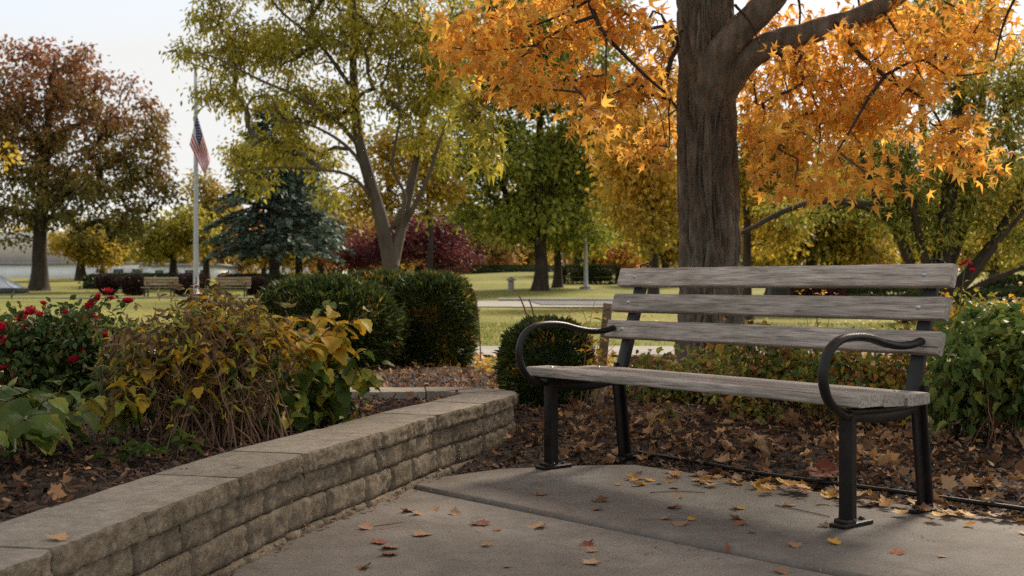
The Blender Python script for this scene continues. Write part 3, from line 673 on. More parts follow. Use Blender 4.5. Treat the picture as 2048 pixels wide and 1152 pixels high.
bolt_x = .755
for k_, (zt, zb) in enumerate(((.893, .810), (.773, .692), (.650, .569))):
    zm = (zt + zb) / 2; fy = .368 + .329 * (zm - .45); c = np.array([0, fy, zm]) - bn * th / 2
    so = slat(-LB, LB, c[1], c[2], th, (zt - zb) / math.cos(TILT) * .985, -TILT, 11 + k_)
    for x in (-bolt_x, bolt_x): dome(np.array([x, fy, zm]) + bn * .0005, bn, .0088, .006, 'bolt', M['bolt'], so)
seat = [(-.057, .078, .4485, .0), (.086, .214, .4405, -.03), (.222, .357, .437, .01)]
for k_, (y0, y1, zt, tl) in enumerate(seat):
    so = slat(-LSE + (.004 if k_ == 1 else 0), LSE - (.006 if k_ == 1 else 0), (y0 + y1) / 2, zt - .02, y1 - y0, .04, tl, 21 + k_, .009)
    for x in (-.775, .775):
        if k_ != 1: dome((x, (y0 + y1) / 2, zt + .0005), (0, 0, 1), .0085, .005, 'bolt', M['bolt'], so)
def sweep(path, sect, xc, name, parent, closed=True, mat=None, scale=None):
    """sect: (x, in-plane normal offset) swept along (y, z) path in the plane x = xc"""
    p = np.asarray(path, float); t = norm(np.gradient(p, axis=0)); nn = np.c_[-t[:, 1], t[:, 0]]; k = len(sect); n = len(p); V = []
    for i in range(n):
        s = sect * (1 if scale is None else scale[i])
        V.append(np.c_[xc + s[:, 0], p[i, 0] + nn[i, 0] * s[:, 1], p[i, 1] + nn[i, 1] * s[:, 1]])
    V = np.concatenate(V + [[[xc, *p[0]], [xc, *p[-1]]]])
    i = np.arange(n - 1)[:, None] * k; j = np.arange(k)[None]; Q = np.stack([i + j, i + (j + 1) % k, i + k + (j + 1) % k, i + k + j], -1).reshape(-1, 4)
    T3 = np.concatenate([Q[:, [0, 1, 2]], Q[:, [0, 2, 3]], [(n * k, (q + 1) % k, q) for q in range(k)], [(n * k + 1, (n - 1) * k + q, (n - 1) * k + (q + 1) % k) for q in range(k)]])
    me = mesh_np(name, V, T3, True)
    try: me.set_sharp_from_angle(angle=math.radians(40))
    except Exception: pass
    return link(name, me, mat or M['metal'], parent)
FL = rprof(.054, .013, .003, 3); WEB = rprof(.015, .046, .003, 3)
arm_yz = [(-.012, .378), (-.055, .383), (-.118, .425), (-.149, .485), (-.148, .548), (-.120, .598), (-.062, .630), (.014, .638), (.1, .632), (.189, .612), (.279, .600), (.36, .603), (.408, .612)]
for sx in (-1, 1):
    xa = .78 * sx
    fl = bezcurve([(0, .012), (0, .13), (0, .25), (0, .35), (-.004, .385)], 6)
    o = sweep(fl, FL, xa, 'front_leg', bench, scale=1 + .28 * np.exp(-fl[:, 1] / .02))
    w = sweep(fl[:, :] + [[.026, 0]] * len(fl), WEB, xa, 'leg_web', o)
    bl = bezcurve([(.476, .012), (.458, .17), (.443, .30), (.436, .375), (.447, .45)], 6)
    o = sweep(bl, FL, xa, 'back_leg', bench, scale=1 + .28 * np.exp(-bl[:, 1] / .02)); sweep(bl + [[-.026, 0]] * len(bl), WEB, xa, 'leg_web', o)
    pz = np.array([.43, .55, .70, .80, .885]); bp_ = bezcurve(np.c_[.368 + .329 * (pz - .45) + .052, pz], 6)
    o = sweep(bp_, FL, xa - .02 * sx, 'back_post', bench); sweep(bp_ + [[.024, 0]] * len(bp_), WEB, xa - .02 * sx, 'post_web', o)
    lp = np.array([(xa - .02 * sx + .03 * math.cos(a), .575 - .012 * math.sin(a), .893 + .014 * math.sin(a)) for a in np.linspace(0, math.pi, 11)])
    MB().tube(lp, .004, 6).build('top_loop', M['metal'], bench, True, world=False)
    sp = bezcurve([(-.03, .392), (.0, .386), (.07, .383), (.2, .380), (.33, .383), (.41, .388), (.44, .39)], 6)
    sweep(sp, rprof(.05, .018, .004, 3), xa, 'seat_support', bench)
    sp2 = bezcurve([(.01, .355), (.06, .366), (.13, .358), (.24, .355), (.33, .362), (.385, .370), (.43, .35)], 6)
    sweep(sp2, rprof(.016, .040, .004, 3), xa, 'seat_rib', bench)
    el = np.array([(.019 * math.cos(a), .0145 * math.sin(a)) for a in np.linspace(0, 2 * math.pi, 14, endpoint=False)])
    sweep(bezcurve(arm_yz, 7), el, .80 * sx, 'armrest', bench)
    for y0 in (.028, .448):
        V, Fc = rbox(.062, .165, .014, .004); mbp = MB().add(V + [xa, y0, .0075], Fc); V, Fc = rbox(.06, .05, .02, .008)
        mbp.add(V + [xa, y0 - .035 if y0 < .2 else y0 + .02, .018], Fc)
        o = mbp.build('foot_plate', M['metal'], bench, world=False)
        dome((xa + .004, y0 + (.052 if y0 < .2 else -.05), .0145), (0, 0, 1), .011, .012, 'bolt', M['metal'], o)

# ------------------------------------------------------------------ fallen leaves
FT = [maple_fine(c, 40 + i) for i, c in enumerate((.18, .32, .12, .42, .25, .2))]
FM = {}
def fallen(u, v, mat, size, label, z=0.0, group=None, rot=None, lift=None, seed=0, world=None, sub='leaf'):
    r = np.random.default_rng(seed + int(u * 13 + v * 7)); i = int(r.integers(0, len(FT)))
    key = (i, mat)
    if key not in FM:
        FM[key] = mesh_np('fallen_leaf', *FT[i], smooth=True); FM[key].materials.append(M[mat])
    o = bpy.data.objects.new('fallen_leaf', FM[key]); COL.objects.link(o)
    p = G(u, v, z) if world is None else np.array(world)
    if world is None and z == 0 and (p[:2] - J0) @ JN < 0: p = G(u, v, -.008)
    p = p + [0, 0, .003]
    o.location = p; o.rotation_euler = (r.normal(0, .16) + (lift or 0), r.normal(0, .16), r.uniform(0, 6.28) if rot is None else rot)
    o.scale = (size * r.uniform(.75, 1.1), size, size * r.uniform(.6, 1.2))
    return tag(o, label, 'leaf', group)
GL = 'fallen leaves scattered on the concrete'
lv = [(816, 1024, 'fall_red', .055, 'leftmost of three dry leaves lying close together on the concrete'), (840, 1029, 'fall', .07, 'middle of three dry leaves lying close together on the concrete'),
 (868, 1021, 'fall_tan', .055, 'upturned rightmost of three dry leaves lying close together on the concrete'), (908, 1028, 'fall_tan', .05, 'flat tan leaf just right of the three-leaf cluster'),
 (961, 1049, 'fall_red', .085, 'large russet leaf on concrete near the joint, left of the front bench leg'), (1079, 1055, 'fall_tan', .075, 'tan star-shaped leaf on the concrete just before the joint'),
 (734, 1057, 'fall', .065, 'brown curled leaf on concrete nearest to the middle of the block wall'), (842, 1071, 'fall', .075, 'brown leaf with long stem on concrete below the three-leaf cluster'),
 (758, 1086, 'fall_red', .06, 'uppermost of three leaves in a short row near the wall'), (779, 1097, 'fall', .068, 'middle of three leaves in a short row near the wall'),
 (779, 1110, 'fall_red', .06, 'lowest of three leaves in a short row near the wall'), (972, 1092, 'fall_tan', .04, 'narrow pale leaf lying alone in the centre of the near slab'),
 (1174, 1091, 'fall_red', .058, 'russet leaf above a smaller leaf at the right of the near slab'), (1184, 1103, 'fall_tan', .042, 'small tan leaf just below a russet leaf on the near slab'),
 (1182, 1127, 'fall_tan', .058, 'pale upturned leaf at the bottom edge of the near slab'), (1082, 990, 'fall', .055, 'grey brown leaf on concrete in front of the left front bench foot'),
 (1200, 1003, 'fall', .065, 'crumpled brown leaf on concrete right of the left front bench foot'), (1195, 1020, 'fall', .045, 'small dark leaf on concrete below a crumpled leaf'),
 (1347, 1017, 'fall', .06, 'flat brown leaf in the middle of the far slab'), (1354, 995, 'fall_tan', .062, 'tan leaf on the far slab below the yellow leaf patch'),
 (1330, 1039, 'fall_tan', .05, 'pointed tan leaf left in a group of three on the far slab'), (1381, 1040, 'fall_yellow', .042, 'small golden leaf right in a group of three on the far slab'),
 (1358, 1050, 'fall', .06, 'brown leaf lowest in a group of three on the far slab'), (728, 1137, 'fall', .06, 'dull brown leaf on concrete at the bottom edge near the wall'),
 (1015, 1135, 'fall', .03, 'tiny brown leaf alone at the bottom centre of the near slab'), (994, 1061, 'fall', .035, 'small dark scrap of leaf below the large russet leaf'),
 (1475, 1018, 'fall_yellow', .062, 'yellow star leaf on concrete left of the right front bench leg'), (1473, 1039, 'fall', .06, 'thin flat leaf between a yellow star leaf and a russet one'),
 (1481, 1049, 'fall_red', .06, 'russet leaf lowest of three stacked leaves left of the right leg'), (1575, 1012, 'fall_yellow', .06, 'yellow leaf on concrete with a twig close left of the right leg'),
 (1732, 1013, 'fall', .065, 'curled brown leaf just behind the right front bench foot'), (1648, 1053, 'fall', .045, 'brown leaf touching the right front bench foot'),
 (1590, 1092, 'fall', .06, 'dark arched leaf on concrete below the right front bench foot'), (1667, 1087, 'fall_yellow', .05, 'golden leaf on concrete just below the right front bench foot'),
 (1457, 1101, 'fall_red', .045, 'russet leaf standing upright in the concrete joint'), (1794, 1107, 'fall_red', .052, 'dull red leaf on concrete at the lower right'),
 (1884, 1114, 'fall', .03, 'small dark leaf at the far lower right of the concrete'), (1935, 1027, 'fall', .055, 'brown leaf at the pavement edge right of the rear bench foot'),
 (1503, 1066, 'fall', .03, 'tiny dark leaf alone left of the right front bench leg'), (1565, 1145, 'fall', .055, 'brown leaf at the bottom edge beyond the joint')]
for i, (u, v, m, s, lab) in enumerate(lv): fallen(u, v, m, s * .92, lab, group=GL, seed=i, lift=1.0 if 'upright' in lab else None)
fallen(112, 1080, 'fall_tan', .05, 'pale dry leaf lying on the nearest cap stones of the wall', z=ZC + .004)
fallen(476, 934, 'fall', .03, 'small brown leaf scrap on the middle cap stones of the wall', z=ZC + .004)
rl = np.random.default_rng(77)
# drifts along the pavement edge
def edge_pt(t, d): p = CORNER + (EDGE_R - CORNER) * t; n = np.array([ED[1], -ED[0]]); n = n if n @ (np.array([0, 0]) - CORNER) > 0 else -n; return p + n * d
for i in range(80):
    t = np.clip(rl.normal(.62, .22), .1, 1.05); d = abs(rl.normal(0, .09)) - .03 + .05; p = edge_pt(t, d)
    m = rl.choice(['fall_yellow', 'fall_yellow', 'fall_tan', 'fall'], p=[.3, .2, .25, .25])
    nm = {'fall_yellow': 'golden', 'fall_tan': 'tan', 'fall': 'brown'}[m]; zone = 'below the middle of the bench seat' if t < .5 else 'just left of the right front bench leg' if t < .68 else 'between the right bench legs' if t < .86 else 'right of the right rear bench leg'
    fallen(0, 0, m, rl.uniform(.04, .075), f'{nm} fallen leaf at the pavement edge {zone}', world=(p[0], p[1], rl.uniform(0, .025)), seed=900 + i * 7, group=f'{nm} leaves {zone}', lift=rl.normal(0, .25))
for i in range(30):
    p = G(rl.uniform(1235, 1440), rl.uniform(946, 978)); m = rl.choice(['fall_yellow', 'fall', 'fall_tan']); nm = {'fall_yellow': 'golden', 'fall_tan': 'tan', 'fall': 'brown'}[m]
    fallen(0, 0, m, rl.uniform(.025, .055), f'{nm} fallen leaf in the loose patch beside the left rear bench foot', world=p, seed=2000 + i * 3, group=f'{nm} leaves in the patch by the rear bench foot')
fallen(1648, 946, 'fall_red', .13, 'large russet leaf on the mulch seen behind the right front bench leg', z=.05, lift=.5)
fallen(1945, 972, 'fall_tan', .11, 'large folded tan leaf on the mulch at the far right', z=.04, lift=.4)

# leaf litter and chips on the beds
def litter(name, label, xr, yr, n, T, size, mat, mask, zf, jit, seed, parent=None, dz=.012):
    r = np.random.default_rng(seed); x = r.uniform(*xr, n * 3); y = r.uniform(*yr, n * 3)
    # keep what the place shows from here and from a step aside
    k = mask(x, y); x, y = x[k][:n], y[k][:n]; n = len(x)
    pos = np.c_[x, y, zf(x, y) + r.exponential(dz, n)]; a = r.uniform(0, 6.28, n)
    tip = norm(np.c_[np.cos(a), np.sin(a), r.normal(0, .35, n)]); mb = MB()
    for i in range(len(T)):
        q = np.arange(n) % len(T) == i
        if q.any(): scatter(T[i], pos[q], tip[q], upn(r, int(q.sum()), jit), r.uniform(size[0], size[1], int(q.sum())), mb)
    return tag(mb.build(name, M[mat]), label, kind='stuff')
inview = lambda x, y, m=1000: np.abs(x / y * F_PX) < 1024 + m
bedmask = lambda x, y: (poly_sd(x, y, PAVE_A) > .01) & (poly_sd(x, y, BED) < .1) & (poly_sd(x, y, PLANT_OUT) > 0) & inview(x, y)
LT = [maple(1, -.35, 61, True), maple(.9, -.7, 62, True)] + [crumple(70), withered(5, 5), crumple(72), withered(9, 5), withered(14, 5)]
litter('leaf_litter', 'brown and russet leaf litter covering the mulch bed', (-5, 7), (2.4, 10.6), 12000, LT, (.022, .062), 'litter', bedmask, bed_z, .55, 3)
nearbed = lambda x, y: bedmask(x, y) & (poly_sd(x, y, PAVE_A) < 1.5) & (x > .3) & (poly_sd(x, y, PAVE_A) > .05)
litter('leaf_pile', 'thick pile of curled brown leaves behind the bench legs', (.3, 4), (3.2, 7), 1300, LT, (.035, .085), 'pile', nearbed, lambda x, y: bed_z(x, y) + .02 * np.clip(poly_sd(x, y, PAVE_A) / .5, 0, 1), .8, 31, dz=.015)
CHIP = (np.array([(-.5, -.12, 0), (.5, -.09, 0), (.45, .12, .02), (-.45, .1, .02), (0, 0, .16)]), np.array([(0, 1, 4), (1, 2, 4), (2, 3, 4), (3, 0, 4)]))
litter('mulch_chips', 'dark shredded bark mulch on the bed', (-5, 7), (2.4, 9), 38000, [CHIP], (.015, .06), 'chip', bedmask, bed_z, .4, 4, dz=.006)
plmask = lambda x, y: (poly_sd(x, y, PLANT) < -.0) & inview(x, y)
litter('leaf_litter', 'dry leaf litter lying in the raised planter', (-5.4, 0), (1.6, 6.3), 2600, LT, (.022, .055), 'litter', plmask, soil_z, .6, 5)
litter('mulch_chips', 'dark shredded bark mulch in the raised planter', (-5.4, 0), (1.6, 6.3), 14000, [CHIP], (.015, .055), 'chip', plmask, soil_z, .5, 6, dz=.006)
seam = lambda x, y: (poly_sd(x, y, PLANT_OUT) > .0) & (poly_sd(x, y, PLANT_OUT) < .045) & (y < 5)
litter('leaf_crumbs', 'crumbled leaves gathered at the foot of the block wall', (-1.3, .2), (2, 5), 900, LT, (.008, .03), 'fall', seam, lambda x, y: 0 * x + .002, .5, 8, dz=.004)
litter('paving_crumbs', 'fine leaf crumbs and grit blown over the paving', (-1, 2.2), (2.6, 5.3), 1100, [CHIP], (.004, .014), 'fall', lambda x, y: (poly_sd(x, y, PAVE_A) < -.01) & ((poly_sd(x, y, PAVE_A) > -.25) | (np.sin(x * 7 + y * 3) * np.sin(y * 6 - x * 2) > .55)) & inview(x, y) & (poly_sd(x, y, PLANT_OUT) > .02), lambda x, y: np.where((x - J0[0]) * JN[0] + (y - J0[1]) * JN[1] > 0, .001, -.007), .3, 19, dz=.001)
def jmask(x, y): d = (x - J0[0]) * JN[0] + (y - J0[1]) * JN[1]; return (np.abs(d) < .009) & inview(x, y) & (poly_sd(x, y, PAVE_A) < 0)
litter('joint_crumbs', 'leaf crumbs caught in the joint between the slabs', (-.6, 1.4), (2.6, 4.8), 500, [CHIP], (.006, .016), 'fall_tan', jmask, lambda x, y: 0 * x - .008, .5, 9, dz=.003)
lawnmask = lambda x, y: (poly_sd(x, y, BED) > 0) & inview(x, y) & ~((y > 12.7) & (y < 14.8))
litter('lawn_leaves', 'small yellow leaves sprinkled over the lawn', (-12, 12), (9.5, 34), 2600, [DIAMOND], (.04, .09), 'fall_yellow', lawnmask, lambda x, y: gz(x, y) + .03, .4, 10, dz=.01)
litter('verge_leaves', 'golden leaves thick on the grass verge by the sidewalk', (-3, 4), (9.2, 12.7), 1500, [LT[0], DIAMOND], (.04, .085), 'fall_yellow', lambda x, y: lawnmask(x, y), lambda x, y: gz(x, y) + .03, .5, 12, dz=.012)
def grassf(n, yr, seed, h):
    r = np.random.default_rng(seed); y = np.sqrt(r.uniform(yr[0] ** 2, yr[1] ** 2, n)); x = r.uniform(-.5, .5, n) * y
    k = lawnmask(x, y); x, y = x[k], y[k]; n = len(x); pos = np.c_[x, y, gz(x, y) - .005]
    tip = norm(np.c_[r.normal(0, .4, n), r.normal(0, .4, n), np.ones(n)]); mb = MB()
    scatter((np.array([(-.09, 0, 0), (.09, 0, 0), (0, 1, .25)]), np.array([(0, 1, 2)])), pos, tip, rdir(r, n), r.uniform(h[0], h[1], n), mb)
    return mb.build('grass', M['grass'])
tag(grassf(60000, (9.2, 24), 14, (.03, .075)), 'short mown grass of the near lawn', kind='stuff')
# black edging pipe along the bed
ep = np.array([G(u, v, .02) for u, v in [(1275, 905), (1400, 925), (1520, 947), (1660, 966), (1800, 984), (1930, 1002), (2060, 1020), (2250, 1050)]])
tag(MB().tube(bezcurve(ep, 8), .009, 7).build('edging_pipe', M['metal'], None, True), 'thin black edging pipe lying along the mulch bed', 'pipe')
# fallen twigs on the concrete
for pts, lab in ((((1550, 1010), (1600, 1020), (1660, 1033)), 'thin curved twig on concrete left of the right front bench leg'), (((748, 1052), (775, 1049), (810, 1043)), 'thin pale twig on the concrete near the middle of the wall'), (((1300, 985), (1350, 982), (1410, 985)), 'thin twig on concrete below the loose leaf patch')):
    p = bezcurve([G(u, v, .004) for u, v in pts], 5); tag(MB().tube(p, .0018, 5).build('twig', M['stem'], None, True), lab, 'twig')

# ------------------------------------------------------------------ plants in the raised planter
def stems_and_leaves(root, base, tips, r, rad, mats, per, size, Ts, t0=.35, droop=.5, jitter=.06, stemmat='stem_green', leafname='leaf', curve=.18, name='stem'):
    """one stem per tip with leaves in pairs along its upper part; every leaf an object of its own"""
    meshes = {}
    for ti, tip in enumerate(tips):
        b = base + np.array([r.normal(0, jitter), r.normal(0, jitter), 0]); tip = np.asarray(tip, float); d = tip - b
        mid = b + d * .5 + np.array([-d[0] * curve, -d[1] * curve, np.linalg.norm(d) * curve])
        s = np.linspace(0, 1, 9)[:, None]; pts = (1 - s) ** 2 * b + 2 * s * (1 - s) * mid + s ** 2 * tip
        MB().tube(pts, np.linspace(rad, rad * .45, 9), 6, cap=False).build(name, M[stemmat], root, True)
        n = per if isinstance(per, int) else int(r.integers(*per)); ts = np.sort(r.uniform(t0, 1, n)); ts[-1] = 1
        for j, t in enumerate(ts):
            p = (1 - t) ** 2 * b + 2 * t * (1 - t) * mid + t ** 2 * tip
            a = j * 2.4 + r.uniform(0, 1); out = np.array([math.cos(a), math.sin(a), 0]) * .9 + norm(d)* .35
            tipd = norm(out + np.array([0, 0, -droop + r.normal(0, .25) + .55 * (t > .93)])); nrm = norm(np.array([0, 0, 1]) + out * .5 + r.normal(0, .3, 3))
            mk = mats[int(r.integers(0, len(mats)))]; mi = int(r.integers(0, len(Ts))); key = (mk, mi)
            sc = size * r.uniform(.6, 1.15) * (1 - .45 * max(0, (t - .75) / .25))
            pet = norm(tipd + [0, 0, .3]) * sc * .18
            me = leaf_parts(Ts[mi], (p + pet)[None], tipd[None], nrm[None], [sc], M[mk], root, leafname, meshes.get(key)); meshes[key] = me
BR = [broad(i, .36 + .03 * (i % 2), bend=.3 + .12 * i) for i in range(4)]
BN = [broad(20 + i, .25, bend=.4 + .15 * i, fold=.2) for i in range(3)]
r = np.random.default_rng(21)
b1 = G(60, 915, .23)
pl = thing('leafy_plant', 'green plant with big rounded leaves at the left edge of the planter', 'plant', b1)
stems_and_leaves(pl, b1, [P(u, v, Y) for u, v, Y in [(25, 775, 3.6), (95, 800, 3.5), (125, 770, 3.9), (50, 840, 3.3), (115, 860, 3.35), (30, 905, 3.2), (-20, 800, 3.5), (165, 815, 3.9), (75, 790, 4.0), (-30, 880, 3.3), (5, 850, 3.6)]], r, .006, ['L_pgreen', 'L_pgreen', 'L_pgreen', 'L_pmix'], (7, 11), .125, BR, t0=.4, droop=.55)
b7 = G(225, 880, .23)
pl = thing('willowy_perennial', 'slender green perennial with narrow pointed leaves left of the withered clump', 'plant', b7)
stems_and_leaves(pl, b7, [P(u, v, Y) for u, v, Y in [(190, 735, 4.1), (240, 720, 4.2), (280, 745, 4.2), (165, 790, 4.0), (215, 800, 4.0), (295, 800, 4.1), (250, 770, 4.1), (320, 720, 4.3), (260, 690, 4.4)]], r, .0035, ['L_pmix', 'L_pgreen', 'L_pmix'], (8, 13), .085, BN + [LANCE], t0=.25, droop=.5)
b5 = G(300, 925, .225)
for (u, v), lab in (((255, 930), 'low green seedling in the mulch left of a second seedling'), ((345, 915), 'low green seedling close to the cap stones below the withered clump'), ((495, 880), 'small green seedling right of the withered clump by the cap stones')):
    b = G(u, v, .225); pl = thing('seedling', lab, 'plant', b, 'low green seedlings in the planter')
    stems_and_leaves(pl, b, [b + [x * .09, y * .06, z] for x, y, z in [(-.9, -.4, .03), (-.3, .3, .07), (.4, -.3, .06), (1, .2, .04), (.1, -.6, .05), (.6, .6, .07)]], r, .002, ['L_pgreen'], (3, 5), .062, BN + BR[:1], t0=.5, droop=.15, jitter=.015)
# bare arching stem with two pale leaves
b6 = G(330, 915, .225); pl = thing('dry_stalk', 'arching dry stalk with two pale hanging leaves before the withered clump', 'plant', b6)
stems_and_leaves(pl, b6, [P(375, 815, 4.0), P(348, 855, 3.95)], r, .003, ['L_pmix'], 2, .085, BN, t0=.8, droop=.9, stemmat='stem')

def clump_plant(name, label, cat, base, ells, ntg, n_leaf, Ts, size, mats, nparts, seed, rt=.0018, stemmat='stem', sig=.05, base_r=.1, down=.5, multi=True, stem_parts=24, o=.6, step=.08, shell=.35):
    """bushy plant: many stems from the base, joined small leaves plus the largest leaves as objects"""
    r = np.random.default_rng(seed); root = thing(name, label, cat, base); tg = ell_targets(r, ells, ntg, shell); mb = MB()
    for i, t in enumerate(tg):
        b = base + np.array([r.normal(0, base_r), r.normal(0, base_r), -.01]); d = t - b; mid = b + d * r.uniform(.35, .6) + np.array([-d[0] * .25, -d[1] * .25, abs(d[2]) * .12]) + r.normal(0, .02, 3)
        s = np.linspace(0, 1, 8)[:, None]; pts = (1 - s) ** 2 * b + 2 * s * (1 - s) * mid + s ** 2 * t; pts[1:-1] += r.normal(0, .006, (6, 3))
        if i < stem_parts: MB().tube(pts, np.linspace(rt * 1.6, rt * .8, 8), 5, cap=False).build('stem', M[stemmat], root, True)
        else: mb.tube(pts, np.linspace(rt * 1.4, rt * .6, 8), 4, cap=False)
    if mb.n: tag(mb.build('fine_stems', M[stemmat], root, True), kind='stuff')
    pos, out, _ = clumps(r, tg, n_leaf, sig); n = n_leaf; tip = hang(r, out, n, down, o); nr = upn(r, n, .7); sc = size * r.uniform(.55, 1.2, n)
    near = np.argsort(-(sc / pos[:, 1])); parts, rest = near[:nparts], near[nparts:]
    mi = r.integers(0, len(Ts), n); mm = r.integers(0, len(mats), n)
    for mk in range(len(mats)):
        mb = MB()
        for ti in range(len(Ts)):
            q = rest[(mi[rest] == ti) & (mm[rest] == mk)]
            if len(q): scatter(Ts[ti], pos[q], tip[q], nr[q], sc[q], mb)
            q = parts[(mi[parts] == ti) & (mm[parts] == mk)]
            if len(q): leaf_parts(Ts[ti], pos[q], tip[q], nr[q], sc[q], M[mats[mk]], root)
        if mb.n: tag(mb.build('foliage', M[mats[mk]], root), kind='stuff')
    return root, tg
WT = [withered(i) for i in range(5)]
b2 = G(430, 885, .22)
wp, tg = clump_plant('withered_perennial', 'large clump of withered brown perennials with a few yellow leaves', 'plant', b2, px_ells([(330, 690, 110, 50, 0, .22), (430, 670, 110, 60, 0, .25), (500, 690, 60, 60, .1, .2), (400, 612, 60, 24, .2, .12), (430, 770, 130, 50, -.05, .2), (290, 750, 70, 50, -.1, .15)], 4.4), 260, 2300, WT, .07, ['L_brown', 'L_brown', 'L_brown', 'L_pmix'], 180, 31, sig=.05, base_r=.11, stem_parts=90, rt=.0024)
r = np.random.default_rng(41)
stems_and_leaves(wp, b2, [P(u, v, Y) for u, v, Y in [(400, 590, 4.5), (440, 580, 4.6), (470, 600, 4.5), (360, 630, 4.4), (520, 640, 4.4), (320, 650, 4.4), (560, 650, 4.5), (300, 690, 4.3), (250, 700, 4.3), (480, 650, 4.3)]], r, .003, ['L_pyellow', 'L_pmix', 'L_pyellow'], (10, 14), .07, BR[:2] + BN, t0=.55, droop=.45, stemmat='stem')
stems_and_leaves(wp, b2, [P(u, v, Y) for u, v, Y in [(430, 620, 4.3), (380, 640, 4.3), (330, 680, 4.2), (500, 620, 4.4), (545, 680, 4.35), (280, 660, 4.3), (350, 600, 4.5), (470, 700, 4.2), (590, 640, 4.5), (310, 730, 4.2), (400, 600, 4.4), (450, 605, 4.4), (520, 600, 4.6), (240, 720, 4.25), (415, 690, 4.15)]], r, .003, ['L_pyellow', 'L_pyellow', 'L_pmix'], (15, 20), .07, BN + BR[:1], t0=.5, droop=.5, stemmat='stem')
stems_and_leaves(wp, b2, [P(255, 790, 4.15), P(280, 720, 4.2), P(395, 760, 4.15), P(230, 680, 4.5)], r, .003, ['L_pyellow'], (4, 6), .095, BR, t0=.7, droop=1.0, stemmat='stem')
stems_and_leaves(wp, b2, [P(388, 575, 4.6), P(420, 590, 4.6)], r, .003, ['L_burg', 'L_pyellow'], (9, 12), .05, BN, t0=.75, droop=.1, stemmat='stem')
b3 = G(600, 845, .22)
pl = thing('yellowing_hydrangea', 'leafy plant with golden yellow upper leaves and green lower ones', 'plant', b3)
stems_and_leaves(pl, b3, [P(u, v, Y) for u, v, Y in [(660, 600, 5.0), (675, 610, 4.9), (735, 625, 4.9), (640, 640, 4.8), (700, 680, 4.9), (600, 640, 4.8), (570, 620, 5.0), (620, 690, 4.7), (540, 630, 4.9), (655, 660, 4.7), (590, 670, 4.6), (680, 650, 4.8)]], r, .0045, ['L_pyellow', 'L_pyellow', 'L_pyellow', 'L_pmix'], (11, 15), .115, BR, t0=.45, droop=.75, stemmat='stem')
stems_and_leaves(pl, b3, [P(u, v, Y) for u, v, Y in [(760, 730, 4.9), (545, 690, 4.7), (560, 740, 4.6), (585, 790, 4.5), (650, 790, 4.7), (700, 780, 4.8), (690, 730, 4.85), (540, 640, 4.8), (620, 760, 4.6), (545, 800, 4.5), (510, 720, 4.5), (530, 770, 4.4), (600, 720, 4.5), (575, 840, 4.4), (660, 830, 4.7), (720, 800, 4.9), (640, 740, 4.6), (740, 700, 4.9), (750, 760, 4.95), (720, 840, 4.9), (600, 800, 4.5)]], r, .004, ['L_pmix', 'L_pgreen'], (9, 13), .115, BR + BN[:1], t0=.4, droop=.8)
# rose shrub with red blooms
b4 = G(120, 800, .23) + [0, .5, 0]; b4[2] = .22
rose, rtg = clump_plant('rose_shrub', 'dark green shrub with bright red blooms at the left of the planter', 'shrub', b4, px_ells([(110, 690, 130, 60, 0, .3), (30, 710, 70, 60, 0, .25), (200, 650, 60, 45, 0, .2), (190, 720, 80, 50, 0, .25), (60, 660, 60, 35, 0, .2), (110, 765, 150, 35, 0, .25)], 5.3), 170, 5200, [OVAL], .042, ['L_rose'], 200, 51, stemmat='stem_green', sig=.05, base_r=.12, down=.25, stem_parts=20)
PET = oval(.27, .2, .1)
def bloom_mesh(seed, n=28):
    r = np.random.default_rng(seed); mb = MB()
    for k in range(n):
        a = k * 2.4; e = .25 + .95 * (k / n) ; d = np.array([[math.cos(a) * math.sin(e), math.sin(a) * math.sin(e), math.cos(e)]])
        scatter(PET, np.zeros((1, 3)) + d * .05, d, np.array([[0, 0, 1.]]) - d * .4 + r.normal(0, .15, (1, 3)), np.array([.5 + .5 * e / 1.2]), mb)
    me = mesh_np('bloom', np.concatenate(mb.V), np.concatenate(mb.F)); me.materials.append(M['petal']); return me
BM = [bloom_mesh(i) for i in range(3)]
def bloom(parent, p, size, r):
    o = link('bloom', BM[int(r.integers(0, 3))], None, parent); o.location = Vector(p - wloc(parent)); o.rotation_euler = (r.normal(.4, .4), r.normal(0, .4), r.uniform(0, 6)); o.scale = (size,) * 3; return o
r = np.random.default_rng(61)
for (u, v, s) in [(9, 661, 1.2), (4, 684, 1.1), (47, 642, 1.1), (62, 630, 1.1), (80, 633, .8), (86, 610, .6), (132, 628, .6), (184, 616, 1.1), (200, 598, .9), (216, 588, .9), (256, 608, 1.0), (91, 668, .6), (214, 674, .7), (238, 681, .7), (147, 727, 1.0), (128, 748, .9), (6, 741, .8), (187, 636, .6), (168, 703, .6), (25, 700, .6), (55, 655, .7), (222, 600, .6), (40, 770, .6)]:
    p = P(u, v, 5.12 + r.normal(0, .1)); bloom(rose, p, .042 * s, r)
    q = rtg[np.argmin(np.linalg.norm(rtg - p, axis=1))]; MB().tube(np.array([q, (p + q) / 2 + r.normal(0, .01, 3), p]), .0018, 5).build('stem', M['stem_green'], rose, True)

